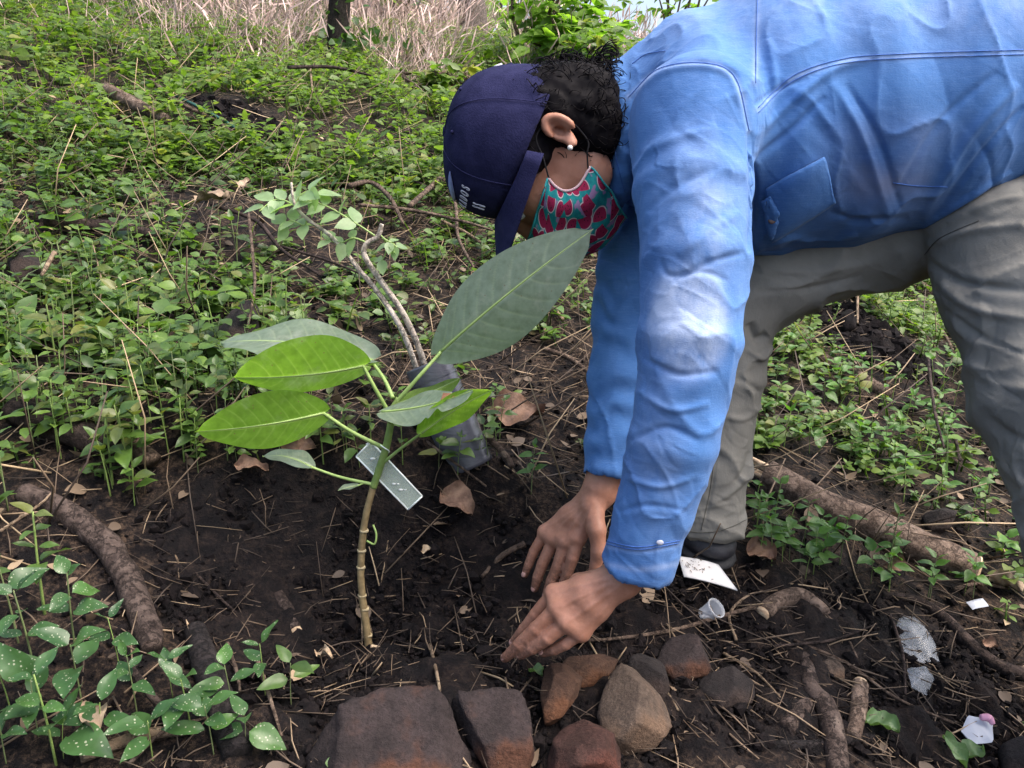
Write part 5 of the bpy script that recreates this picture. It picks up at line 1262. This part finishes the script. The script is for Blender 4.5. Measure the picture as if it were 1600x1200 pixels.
shirt = mk('shirt', V, Q, M_SHIRT, person, attrs=dict(fade=np.clip(fade, 0, 1), soil=np.clip(soil, 0, 1)))
SS = Surf(V, Q)
for i, pts in enumerate([[(982, 152), (1030, 108), (1100, 99), (1148, 121), (1170, 205)], [(1184, -5), (1182, 60), (1180, 130)], [(1184, 168), (1240, 118), (1320, 92), (1420, 84), (1600, 78)], [(1184, 176), (1240, 126), (1320, 99), (1420, 91), (1600, 85)],
        [(972, 195), (962, 235), (975, 300)], [(1395, 285), (1430, 290), (1480, 292)], [(948, 850), (1000, 858), (1060, 848)], [(950, 846), (1000, 854), (1062, 844)], [(988, 100), (1010, 85), (1040, 80)]]):
    stitch('seam', SS, pts, .00085, M_SEAM, shirt)
pk = patch('chest_pocket', SS, [(1196, 292), (1284, 244), (1306, 312), (1206, 374)], M_SHIRT, shirt, .0035, seed=1)
fl = patch('pocket_flap', SS, [(1194, 306), (1203, 300), (1218, 328), (1206, 366)], M_SHIRT, shirt, .0085)
for pts in ([(1199, 300), (1240, 274), (1283, 250)], [(1200, 306), (1240, 280), (1284, 257)], [(1281, 250), (1294, 280), (1302, 308)], [(1300, 312), (1250, 343), (1210, 368)]):
    stitch('stitching', SS, pts, .0008, M_SEAM, shirt, off=.0066)
m_btn = simple('brown_button', (.10, .06, .05), (.16, .10, .08), 80, .35, .1)
c = SS.at(1207, 335, .0115); V2, F2 = ball(c, (.0055, .0055, .0018), 3, np.array([R_, U_, F_])); mk('button', V2, F2, m_btn, shirt)
c = SS.at(1030, 846, .003); V2, F2 = ball(c, (.0042, .0030, .0014), 3, np.array([R_, U_, F_])); mk('button', V2, F2, simple('pale_button', (.30, .32, .40), (.38, .40, .48), 50, .3, .1), shirt)

# ---- trousers --------------------------------------------------------
S = Sculpt((.22, .72, -.15), (1.30, 1.62, 1.28), .0046)
S.ell(W(1650, 250, 1.16), np.array([R_, U_, F_]), (.14, .16, .15), .03)
NLP = [(1640, 345, 1.115), (1668, 480, 1.09), (1688, 640, 1.05), (1735, 830, 1.00), (1860, 1085, .97)]
NLR = [(.168, .115), (.152, .11), (.124, .10), (.094, .085), (.085, .08)]
S.ovals([W(*p) for p in NLP], NLR, F_, .03, .05)
FLP = [(1560, 290, 1.22), (1370, 365, 1.25), (1205, 430, 1.265), (1135, 478, 1.27)]
S.ovals([W(*p) for p in FLP], [(.125, .12), (.085, .095), (.070, .080), (.072, .076)], F_, .03, .05)
an = footd
FSP = [(1138, 470, 1.27), (1124, 590, 1.28), (1112, 725, an - .01), (1109, 826, an)]
S.ovals([W(*p) for p in FSP], [(.078, .078), (.066, .07), (.058, .062), (.052, .058)], F_, .02, .02)
A, B = W(*FSP[-2]), W(*FSP[-1]); d = norm(B - A); S.cone(B - d * .025, B + d * .08, .041, .043, .003, True)
S.oval(B - d * .028, B + d * .002, (.0565, .0625), (.0565, .0625), F_, .002, .004); S.cone(B - d * .02, B + d * .08, .043, .043, .003, True)
V, Q = S.mesh(2); N = vnormals(V, Q); rg = 1 - np.abs(fbm(V[:, 0] * 11 + V[:, 2] * 8, V[:, 1] * 9, V[:, 2] * 10 - V[:, 0] * 5, 2, 24)) * 2.6
V = V + N * (.0055 * np.clip(rg, 0, 1)**3)[:, None]; V = wrinkle(V, Q, .0030, 10, 10, 8, 21); V, Q = refine(V, Q); V = crease(V, Q, .0042, np.array([[.5, 0, 1], [.4, 0, -.15], [0, .8, 0]]), 10, 401, 4, -.1); V = crease(V, Q, .0022, np.array([[-.4, 0, 1], [.35, 0, .2], [0, .8, 0]]), 20, 411, 4, 0); V = crease(V, Q, .0010, np.array([[.6, 0, 1], [.5, 0, -.3], [0, .8, 0]]), 44, 421, 3)
V = folds(V, Q, [([(1445, 330), (1500, 300), (1600, 262)], 10, -.006), ([(1445, 385), (1520, 360), (1600, 350)], 12, .007), ([(1440, 402), (1500, 440), (1610, 455)], 12, -.009), ([(1455, 430), (1520, 480), (1620, 500)], 14, .008),
    ([(1470, 480), (1540, 530), (1620, 560)], 10, -.006), ([(1500, 560), (1560, 600), (1640, 615)], 14, .005), ([(1530, 640), (1580, 680), (1640, 700)], 12, -.005), ([(1560, 720), (1600, 760)], 12, .004), ([(1480, 350), (1540, 320), (1600, 305)], 9, .005),
    ([(1180, 420), (1270, 425), (1380, 408)], 12, .005), ([(1180, 455), (1260, 452), (1350, 430)], 9, -.005), ([(1170, 505), (1185, 530), (1200, 522)], 12, -.014), ([(1165, 545), (1190, 560), (1205, 540)], 7, .007), ([(1150, 590), (1170, 600), (1190, 615)], 8, -.005),
    ([(1130, 650), (1160, 655), (1185, 640)], 8, .004), ([(1150, 755), (1165, 735), (1172, 705)], 9, -.007), ([(1110, 790), (1140, 770), (1168, 745)], 8, .005), ([(1120, 700), (1112, 760), (1100, 820)], 5, -.003)], None)
px, py, dd_ = proj(V)
trousers = mk('trousers', V, Q, M_PANTS, person); ST = Surf(V, Q)
for pts in ([(1065, 829), (1100, 832), (1135, 826), (1166, 812)], [(1118, 690), (1110, 760), (1096, 828)], [(1445, 398), (1470, 372), (1530, 345)]):
    stitch('seam', ST, pts, .0010, M_PSEAM, trousers)
# ---- shoes -----------------------------------------------------------
M_SHOE = simple('black_rubber_shoe', (.014, .014, .018), (.030, .030, .036), 50, .5, .2); M_SOLE = simple('dark_sole', (.010, .010, .012), (.02, .02, .022), 50, .7, .3)
def shoe(c, toe, nrm):
    toe = norm(toe - nrm * (toe @ nrm)); sd_ = np.cross(nrm, toe); ax = np.array([toe, sd_, nrm]); lo = c - .22; S = Sculpt(lo, c + .30, .005)
    S.ell(c + nrm * .024 - toe * .01, ax, (.060, .046, .027), .01); S.ell(c + toe * .10 + nrm * .022, ax, (.105, .046, .028), .02); S.ell(c + toe * .155 + nrm * .018, ax, (.055, .044, .022), .02); S.cone(c + nrm * .03, c + np.array([-.004, 0, .07]), .030, .028, .02)
    V, Q = S.mesh(2); o = mk('shoe', V, Q, M_SHOE, person)
    S = Sculpt(lo, c + .30, .005); S.ell(c + nrm * .004 - toe * .01, ax, (.067, .052, .012), .006); S.ell(c + toe * .10 + nrm * .004, ax, (.115, .051, .012), .02)
    V, Q = S.mesh(1); mk('sole', V, Q, M_SOLE, o); return o
fc = W(1110, 866, footd + .005); fc = np.array([fc[0] - .022, fc[1] + .02, gz(fc[0] - .022, fc[1] + .02) + .008])
shoe(fc, np.array([-.62, .75, .2]), NRM)
nf = W(*NLP[-1]); nf = np.array([nf[0], nf[1], gz(nf[0], nf[1]) + .012]); shoe(nf, np.array([-.15, .95, .2]), NRM)
# ---- body (skin) -----------------------------------------------------
B = Sculpt((-.06, .80, .26), (.62, 1.50, 1.44), .0024)
B.ell(H(.015, -.002, 0), HAX, (.088, .094, .074), .01)                        # cranium
B.ell(H(-.040, .030, 0), HAX, (.066, .076, .060), .03)                        # face
B.ell(H(-.095, .055, 0), HAX, (.050, .048, .048), .03)                        # jaw
B.ell(H(-.135, .090, 0), HAX, (.022, .022, .028), .025)                       # chin
for s_ in (-1, 1):
    B.ell(H(-.055, .066, .040 * s_), HAX, (.026, .024, .020), .02)            # cheek
    B.ell(H(-.110, .025, .048 * s_), HAX, (.030, .035, .016), .02)            # jaw corner
    B.ell(H(-.022, .108, .033 * s_), HAX, (.012, .012, .020), .012, True)     # eye socket
    B.cone(H(-.008, .105, .012 * s_), H(-.006, .096, .048 * s_), .007, .006, .01)   # brow
    # ear
    e0 = H(-.058, -.022, .072 * s_); tilt = norm(HU * .86 - HF * .30); wid = norm(HF * .86 + HU * .30)
    eo = norm(HL * s_ * .85 - HF * .42)
    B.ell(e0 + eo * .004, np.array([tilt, wid, norm(np.cross(tilt, wid))]), (.0205, .0120, .006), .006)
    ring = [e0 + eo * .012 + tilt * (.0215 * math.cos(a)) + wid * (.0132 * math.sin(a)) for a in np.linspace(-2.3, 1.35, 14)]
    B.chain(ring, [.0032] + [.0042] * 11 + [.0036, .003], .003)
    inner = [e0 + eo * .010 + tilt * (.016 * math.cos(a) + .002) + wid * (.0085 * math.sin(a)) for a in np.linspace(-2.4, .7, 8)]
    B.chain(inner, .0028, .003)
    B.ell(e0 + eo * .010 + tilt * -.002 + wid * .003, np.array([tilt, wid, eo]), (.0095, .0065, .007), .003, True)
    B.ell(e0 + eo * .006 - tilt * .0200 + wid * .004, np.array([tilt, wid, eo]), (.009, .0075, .005), .006)   # lobe
B.cone(H(-.030, .112, 0), H(-.068, .130, 0), .009, .013, .012); B.ell(H(-.074, .126, 0), HAX, (.011, .013, .015), .008)  # nose
B.ell(H(-.100, .108, 0), HAX, (.008, .010, .022), .008); B.ell(H(-.114, .106, 0), HAX, (.008, .010, .020), .006)         # lips
B.chain([W(905, 205, 1.13), W(965, 200, 1.15), W(1040, 198, 1.15)], [.060, .058, .07], .03)       # neck
B.ovals([W(1040, 198, 1.15), W(1130, 190, 1.15), W(1200, 182, 1.15)], [(.08, .10), (.12, .13), (.12, .13)], F_, .03)  # chest
NA = [(1085, 175, 1.00), (1083, 350, .955), (1078, 520, .93), (1040, 720, .95), (1000, 862, .975), (972, 902, .985)]
B.chain([W(*p) for p in NA], [.050, .047, .040, .036, .027, .0265], .02)
FA = [(1035, 240, 1.29), (1000, 380, 1.265), (975, 580, 1.21), (955, 715, 1.18), (938, 765, 1.172)]
B.chain([W(*p) for p in FA], [.048, .044, .038, .028, .0265], .02)
B.cone(W(1130, 190, 1.10), W(1085, 175, 1.0), .06, .05, .03); B.cone(W(1110, 200, 1.22), W(1035, 240, 1.29), .06, .05, .03)
# near hand: back of the hand up, fingers together, tips digging into the soil
tipd = lambda x, y: gdepth(x, y) - .012
def hand(wrist, fingers, thumb, k_in=.006):
    w = W(*wrist)
    kn = [W(*f[0]) for f in fingers]
    for i, q in enumerate(kn): B.cone(w, q, .0175, .0112, .010)
    for a, b in zip(kn[:-1], kn[1:]): B.cone(a, b, .0105, .0105, .008); B.cone(w * .45 + a * .55, w * .45 + b * .55, .0135, .0135, .010)
    for f, rr in zip(fingers, (1, 1.04, .98, .86)):
        P = [W(*q) for q in f]; B.chain([w * .25 + P[0] * .75] + P, np.array([.0118, .0100, .0088, .0080, .0062]) * rr, .0016)
    P = [W(*q) for q in thumb]; B.chain(P, [.017, .0125, .0105, .0080], .007)
    return kn
def fing(*pts): return list(pts)
g1, g2, g3, g4 = tipd(801, 1006), tipd(788, 1029), tipd(806, 1030), tipd(846, 1022)
nfing = [fing((866, 927, 1.01), (838, 960, 1.025), (818, 985, 1.04), (802, 1004, 1.055)), fing((872, 950, .995), (838, 982, 1.005), (812, 1007, 1.02), (789, 1028, 1.04)),
         fing((887, 972, .988), (856, 997, .995), (832, 1013, 1.01), (812, 1024, 1.028)), fing((908, 988, .988), (884, 1006, .995), (866, 1015, 1.006), (848, 1021, 1.02))]
hand((968, 905, .985), nfing, [(952, 905, 1.0), (905, 912, 1.03), (872, 940, 1.05), (850, 968, 1.06)])
fw = [fing((903, 842, 1.165), (895, 872, 1.165), (887, 895, 1.17), (879, 912, 1.175)), fing((884, 846, 1.175), (872, 884, 1.18), (862, 908, 1.185), (853, 930, 1.19)),
      fing((866, 842, 1.19), (848, 880, 1.195), (840, 902, 1.20), (835, 920, 1.205)), fing((852, 832, 1.20), (834, 862, 1.205), (826, 882, 1.21), (820, 898, 1.215))]
hand((936, 770, 1.172), fw, [(926, 790, 1.16), (932, 828, 1.145), (936, 862, 1.145), (928, 893, 1.15)])
V, Q = B.mesh(1)
TEN = [([(958, 903), (905, 915), (868, 928)], 5, .0022), ([(955, 912), (910, 932), (874, 950)], 5, .0024), ([(958, 922), (920, 950), (888, 972)], 5, .0022), ([(962, 930), (932, 965), (908, 986)], 5, .0018),
       ([(945, 900), (935, 925), (900, 945)], 3, .0014), ([(980, 905), (945, 935)], 3, .0012), ([(930, 780), (915, 815), (903, 840)], 5, .0020), ([(926, 782), (900, 815), (884, 844)], 5, .0022), ([(920, 786), (885, 815), (866, 840)], 5, .0020), ([(914, 788), (870, 815), (852, 830)], 4, .0016)]
for f_ in ([(838, 960), (818, 985)], [(838, 982), (812, 1007)], [(856, 997), (832, 1013)], [(884, 1006), (866, 1015)], [(895, 872), (887, 895)], [(872, 884), (862, 908)], [(848, 880), (840, 902)], [(834, 862), (826, 882)]):
    for (a_, b_2) in f_:
        for o_ in (-3, 1, 5): TEN.append(([(a_ - 7 + o_, b_2 - 6), (a_ + 7 + o_, b_2 + 5)], 2.0, -.0005))
TEN += [([(968 + o_, 892), (1000 + o_, 915)], 2.5, -.0008) for o_ in (-8, 0, 8)]
V = folds(V, Q, TEN); V = wrinkle(V, Q, .0005, 160, 160, 160, 77)
px, py, dd_ = proj(V)
tips = np.array([W(*f[-1]) for f in nfing + fw])
dt = np.min(np.linalg.norm(V[:, None] - tips[None], axis=2), 1)
dirt = np.clip(.65 * np.exp(-(dt / .035)**2) + (py > 760) * .15, 0, 1) * (py > 720)
body = mk('body', V, Q, M_SKIN, person, attrs=dict(dirt=dirt, nail=np.zeros(len(V))))
m_nail = simple('nail', (.50, .27, .22), (.58, .34, .28), 60, .35, .05)
for f in nfing + fw:
    a, b = W(*f[-2]), W(*f[-1]); d = norm(b - a); out = norm((-F_ * .75 + U_ * .55 - R_ * .2) - d * ((-F_ * .75 + U_ * .55 - R_ * .2) @ d))
    mk('nail', *ball(b + out * .0050 - d * .002, (.0050, .0038, .0012), 2, np.array([d, np.cross(out, d), out])), m_nail, body)
for s_ in (-1, 1):
    e = mk('eye', *ball(H(-.022, .088, .031 * s_), .0118, 3), simple('eye_white', (.6, .58, .55), (.7, .68, .65), 50, .2, 0), body)
    mk('iris', *ball(H(-.023, .1065, .032 * s_), (.0052, .0034, .0052), 2, HAX), simple('iris', (.03, .015, .01), (.05, .025, .015), 50, .2, 0), body) if False else None
m_pearl = NT('pearl'); m_pearl.base((.75, .72, .68)); m_pearl.rough(.2); m_pearl.spec(.7)
ear_at = Surf(V, Q).at(892, 229, .002); mk('earring', *ball(ear_at if ear_at is not None else H(-.08, .005, .08), .0036, 3), m_pearl.m, person)
SB = Surf(V, Q)
# ---- hair ------------------------------------------------------------
Sh = Sculpt((-.02, .92, .76), (.36, 1.40, 1.40), .0035)
Sh.ell(H(.005, -.006, 0), HAX, (.088, .092, .078), .01)
Sh.ell(H(-.050, -.052, 0), HAX, (.066, .050, .075), .03)
Sh.ell(H(-.095, -.055, 0), HAX, (.058, .050, .064), .03); Sh.ell(H(-.112, -.018, 0), HAX, (.040, .036, .062), .03)
Sh.ell(H(-.075, -.088, .0), HAX, (.055, .026, .050), .03)
for s_ in (-1, 1): Sh.ell(H(-.030, .004, .060 * s_), HAX, (.022, .036, .022), .012)
Sh.ell(H(-.066, -.004, .090), HAX, (.026, .020, .024), .006, True)
Sh.ell(H(-.100, .060, 0), HAX, (.052, .050, .10), .01, True); Sh.ell(H(-.02, .10, 0), HAX, (.08, .045, .10), .01, True)
V, Q = Sh.mesh(1)
q = (V - HC) @ HAX.T
V = V + vnormals(V, Q) * ((.007 * fbm(V[:, 0] * 55, V[:, 1] * 55, V[:, 2] * 55, 3, 5)) * (q[:, 0] < .0))[:, None]
hair = mk('hair', V, Q, M_HAIR, person)
N = vnormals(V, Q); rs = np.random.default_rng(4)
cand = np.where((q[:, 0] < -.012) & (q[:, 1] < .03) & ~((q[:, 0] > -.10) & (q[:, 0] < -.025) & (q[:, 1] > -.05) & (q[:, 2] > .045)))[0]; pick = rs.choice(cand, 450)
parts = []
for i in pick:
    p, n = V[i], N[i]; t1 = norm(np.cross(n, rs.normal(size=3))); t2 = np.cross(n, t1)
    L = rs.uniform(.025, .055) * (1.25 if q[i, 1] < -.08 else .8); a0 = rs.uniform(0, 6.28); rc = rs.uniform(.004, .010); tt = np.linspace(0, 1, 20); tn = rs.uniform(.6, 1.5)
    ax = norm(t1 + n * rs.uniform(.0, .35)); b1 = norm(np.cross(ax, n)); b2 = np.cross(ax, b1)
    C = p + n * .001 + ax * (L * (tt - .5))[:, None] + (b1 * np.cos(a0 + tt * 6.28 * tn)[:, None] + b2 * np.sin(a0 + tt * 6.28 * tn)[:, None]) * (rc * np.minimum(1, tt * 4))[:, None]
    parts.append(tube(C, [.0005, .0008, .0004], 0, 3, cap=False))
for (hx, hy, rr) in [(888, 96, .012), (905, 104, .010), (944, 96, .014), (955, 110, .010), (930, 104, .009), (870, 108, .009)]:
    c = W(hx, hy, 1.10)
    for _ in range(14):
        a0 = rs.uniform(0, 6.28); tt = np.linspace(0, 5.5, 16); r2 = rr * rs.uniform(.6, 1.1); o_ = rs.normal(0, .004, 3)
        C = c + o_ + (R_ * np.cos(a0 + tt)[:, None] + U_ * np.sin(a0 + tt)[:, None]) * r2 + F_ * ((tt - 2.7) * rs.uniform(.001, .006))[:, None] * 2
        parts.append(tube(C, [.0008, .0012, .0006], 0, 3, cap=False))
mk('curls', *join(*parts), M_HAIR, hair, kind='stuff')
# ---- cap -------------------------------------------------------------
def dome(a, ph, off=0.0):
    """a 0 crown .. 1 rim, ph 0 front .. pi/2 near side"""
    ur = -.022 + .029 * np.cos(ph); top = .093; e = 2.7
    up = ur + (top - ur) * (1 - a**e)**(1 / e) + off * (1 - a)
    rf = (.110 + off) * a; rl = (.092 + off) * a
    f = rf * np.cos(ph); f = np.where(f < 0, f * .93, f)
    return H(0, 0, 0) + up[..., None] * HU + (f - .004)[..., None] * HF + (rl * np.sin(ph))[..., None] * HL
na, npz = 30, 73
a = np.sin(np.linspace(0.02, math.pi / 2, na))[:, None]; ph = np.linspace(0, 2 * np.pi, npz)[None]
A_, P_ = np.broadcast_arrays(a, ph)
dent = .0025 * fbm(np.cos(P_) * 2 + A_, np.sin(P_) * 2, A_ * 3, 3, 8)
seamd = -.0012 * np.exp(-((((P_ + .52) % 1.0472) - .5236) / .03)**2)
cap = mk('cap', dome(A_, P_, dent + seamd).reshape(-1, 3), grid_faces(na, npz), M_CAP, person); cap.modifiers.new('thick', 'SOLIDIFY').thickness = .002
for k in range(6):
    aa = np.sin(np.linspace(.05, math.pi / 2, 30)); pp = np.full(30, k * math.pi / 3 + .5236 * 0)
    mk('panel_seam', *tube(dome(aa, pp, .0012), .0007, 0, 5), M_CAPIN, cap)
mk('top_button', *ball(dome(np.array([0.0]), np.array([0.]), .001)[0] if False else H(.094, -.004, 0), (.004, .009, .009), 2, HAX), M_CAP, cap)
for k in (1.57, 2.62, .52 * 7):
    c = dome(np.array([.62]), np.array([k]), .0015)[0]; mk('eyelet', *ball(c, .0028, 1), M_CAPIN, cap)
# back strap peeking over the crown at the rear
c = [H(.018, -.118, .03), H(.0, -.122, .01), H(-.015, -.118, -.03)]
P1 = np.array([W(768, 108, 1.16), W(800, 97, 1.17), W(806, 108, 1.17), W(776, 116, 1.16)]); 
mk('strap', np.concatenate([P1, P1 + F_ * .004]), np.array([(0, 1, 2, 3), (7, 6, 5, 4), (0, 4, 5, 1), (1, 5, 6, 2), (2, 6, 7, 3), (3, 7, 4, 0)]), M_CAP, cap, smooth=False)
P2 = P1[0] + (P1[1] - P1[0]) * .15 + U_ * .001; V2, F2 = tube([P2 - F_ * .001, P2 + (P1[1] - P1[0]) * .35 - F_ * .001], .0025, 3, 6); mk('strap_label', V2, F2, M_WHITE, cap)
# peak
ns, nq = 31, 14
s_ = np.linspace(-1, 1, ns)[:, None]; t_ = np.linspace(0, 1, nq)[None]
ph = s_ * 1.5
rim = dome(np.ones_like(ph), ph, .001)
up_in = -.022 + .029 * np.cos(ph)
L = .084 * np.clip(1 - np.abs(s_)**2.0, 0, 1)**1.1 + .001
upd = up_in - .012 * t_ - .010 * t_ * (s_**2)
P = (H(0, 0, 0) + (upd - .020 * t_**1.3 * (1 - s_**2) * .2)[..., None] * HU + (.112 * np.cos(ph) - .003 + L * t_ * (.75 + .25 * np.cos(ph)))[..., None] * HF + ((.093 * np.sin(ph)) * (1 - .05 * t_))[..., None] * HL)
pk_ = mk('peak', P.reshape(-1, 3), grid_faces(ns, nq), M_CAPIN, cap); pk_.modifiers.new('thick', 'SOLIDIFY').thickness = .003
for tq_ in (.35, .6, .85):
    j = int(tq_ * (nq - 1)); mk('peak_stitch', *tube(P[2:-2, j] , .0005, 0, 4), M_CAP, pk_)
# lettering on the cap: mapped onto the dome (x runs round the front towards the near side)
def letters(txt, phi0, step, a0, size, mat, name):
    fc_ = bpy.data.curves.new('lettering', 'FONT'); 
    for i, ch in enumerate(txt):
        if ch == ' ': continue
        fc_.body = ch; fc_.size = 1; fc_.align_x = 'CENTER'; fc_.extrude = .03; fc_.offset = .02
        to = bpy.data.objects.new('lettering', fc_); COL.objects.link(to); bpy.context.view_layer.update()
        me = bpy.data.meshes.new_from_object(to.evaluated_get(bpy.context.evaluated_depsgraph_get()))
        v = np.array([q.co[:] for q in me.vertices]); fs = [list(p.vertices) for p in me.polygons]; bpy.data.objects.remove(to)
        ph = phi0 + step * i + v[:, 0] * size / .10; aa = a0 - v[:, 1] * size / .115
        V = dome(np.clip(aa, 0, 1), ph, .0018 + v[:, 2] * .02)
        o = bpy.data.objects.new(name, bpy.data.meshes.new(name)); o.data.from_pydata([tuple(x) for x in V - ORG[cap]], [], fs); o.data.materials.append(mat); COL.objects.link(o); o.parent = cap
letters('LADOS', .38, .112, .93, .0092, M_WHITE, 'letter')
letters('SS', .55, .07, .99, .0052, M_WHITE, 'letter')
# pale blue emblem: a leaf shaped swoosh on the front panel
n = 16; tt = np.linspace(0, 1, n); w_ = .055 * np.sin(np.pi * tt)**.8
ph = np.stack([.88 - .75 * tt, .88 - .75 * tt], 1); aa = np.stack([.70 + .12 * tt - w_, .70 + .12 * tt + w_], 1)
V = np.concatenate([dome(aa, ph, .0030 + 0 * aa).reshape(-1, 3)]); e_ = mk('emblem', V, grid_faces(n, 2), M_LBLUE, cap); e_.modifiers.new('thick', 'SOLIDIFY').thickness = .0008
# ---- mask ------------------------------------------------------------
Cc = spline([H(-.040, .128, 0), H(-.070, .150, 0), H(-.108, .138, 0), H(-.150, .118, 0), H(-.176, .075, 0)], 24)
Ec = spline([H(-.053, .036, .074), H(-.066, .046, .076), H(-.080, .049, .075), H(-.095, .040, .071), H(-.107, .014, .066)], 24)
Ef = spline([H(-.053, .036, -.074), H(-.066, .046, -.076), H(-.080, .049, -.075), H(-.095, .040, -.071), H(-.107, .014, -.066)], 24)
ns = 49; s_ = np.linspace(-1, 1, ns)
P = np.zeros((24, ns, 3)); UVm = np.zeros((24, ns, 2))
for i in range(24):
    c_ = Cc[i]; 
    for j, s in enumerate(s_):
        E = Ec[i] if s >= 0 else Ef[i]; ang = abs(s) * math.pi / 2
        wl = math.sin(ang); wf = math.cos(ang)
        e = (E - HC) @ HAX.T; cc = (c_ - HC) @ HAX.T
        u = e[0] + (cc[0] - e[0]) * (1 - abs(s)**1.6); f = e[1] + (cc[1] - e[1]) * wf**1.15; l = e[2] * (wl * .93 + .07 * wl**3)
        b_ = math.sin(math.pi * i / 23); pleat = .0035 * math.sin(abs(s) * 16 + 1) * sstep(.35, .6, abs(s)) + .006 * b_ * (1 - abs(s))
        P[i, j] = H(u, f, l) + norm(HF * wf + HL * (l / .075)) * (pleat + .002); UVm[i, j] = (s * .75, i / 23 * .9)
mask = mk('face_mask', P.reshape(-1, 3), grid_faces(24, ns), M_MASK, person); mask.modifiers.new('thick', 'SOLIDIFY').thickness = .0015
uvl = mask.data.uv_layers.new(name='UVMap'); li = np.zeros(len(mask.data.loops), np.int32); mask.data.loops.foreach_get('vertex_index', li)
uvl.data.foreach_set('uv', UVm.reshape(-1, 2)[li].astype(np.float32).ravel())
mk('edge_trim', *tube(P[:, -1] , .0020, 0, 6), M_PINKTRIM, mask)
mk('edge_trim', *tube(P[:, 0] , .0020, 0, 6), M_PINKTRIM, mask)
mk('edge_trim', *tube(P[0], .0016, 0, 5), M_TRIM, mask); mk('edge_trim', *tube(P[-1], .0016, 0, 5), M_TRIM, mask)
for ed, sg in ((-1, 1), (0, -1)):
    mk('ear_loop', *tube([P[1, ed], H(-.042, .010, .078 * sg), H(-.030, -.012, .080 * sg), H(-.040, -.036, .076 * sg)], .0012, 24, 5), M_BLACK, mask)
    mk('ear_loop', *tube([P[-2, ed], H(-.100, -.002, .066 * sg), H(-.098, -.018, .066 * sg), H(-.075, -.038, .070 * sg)], .0012, 24, 5), M_BLACK, mask)
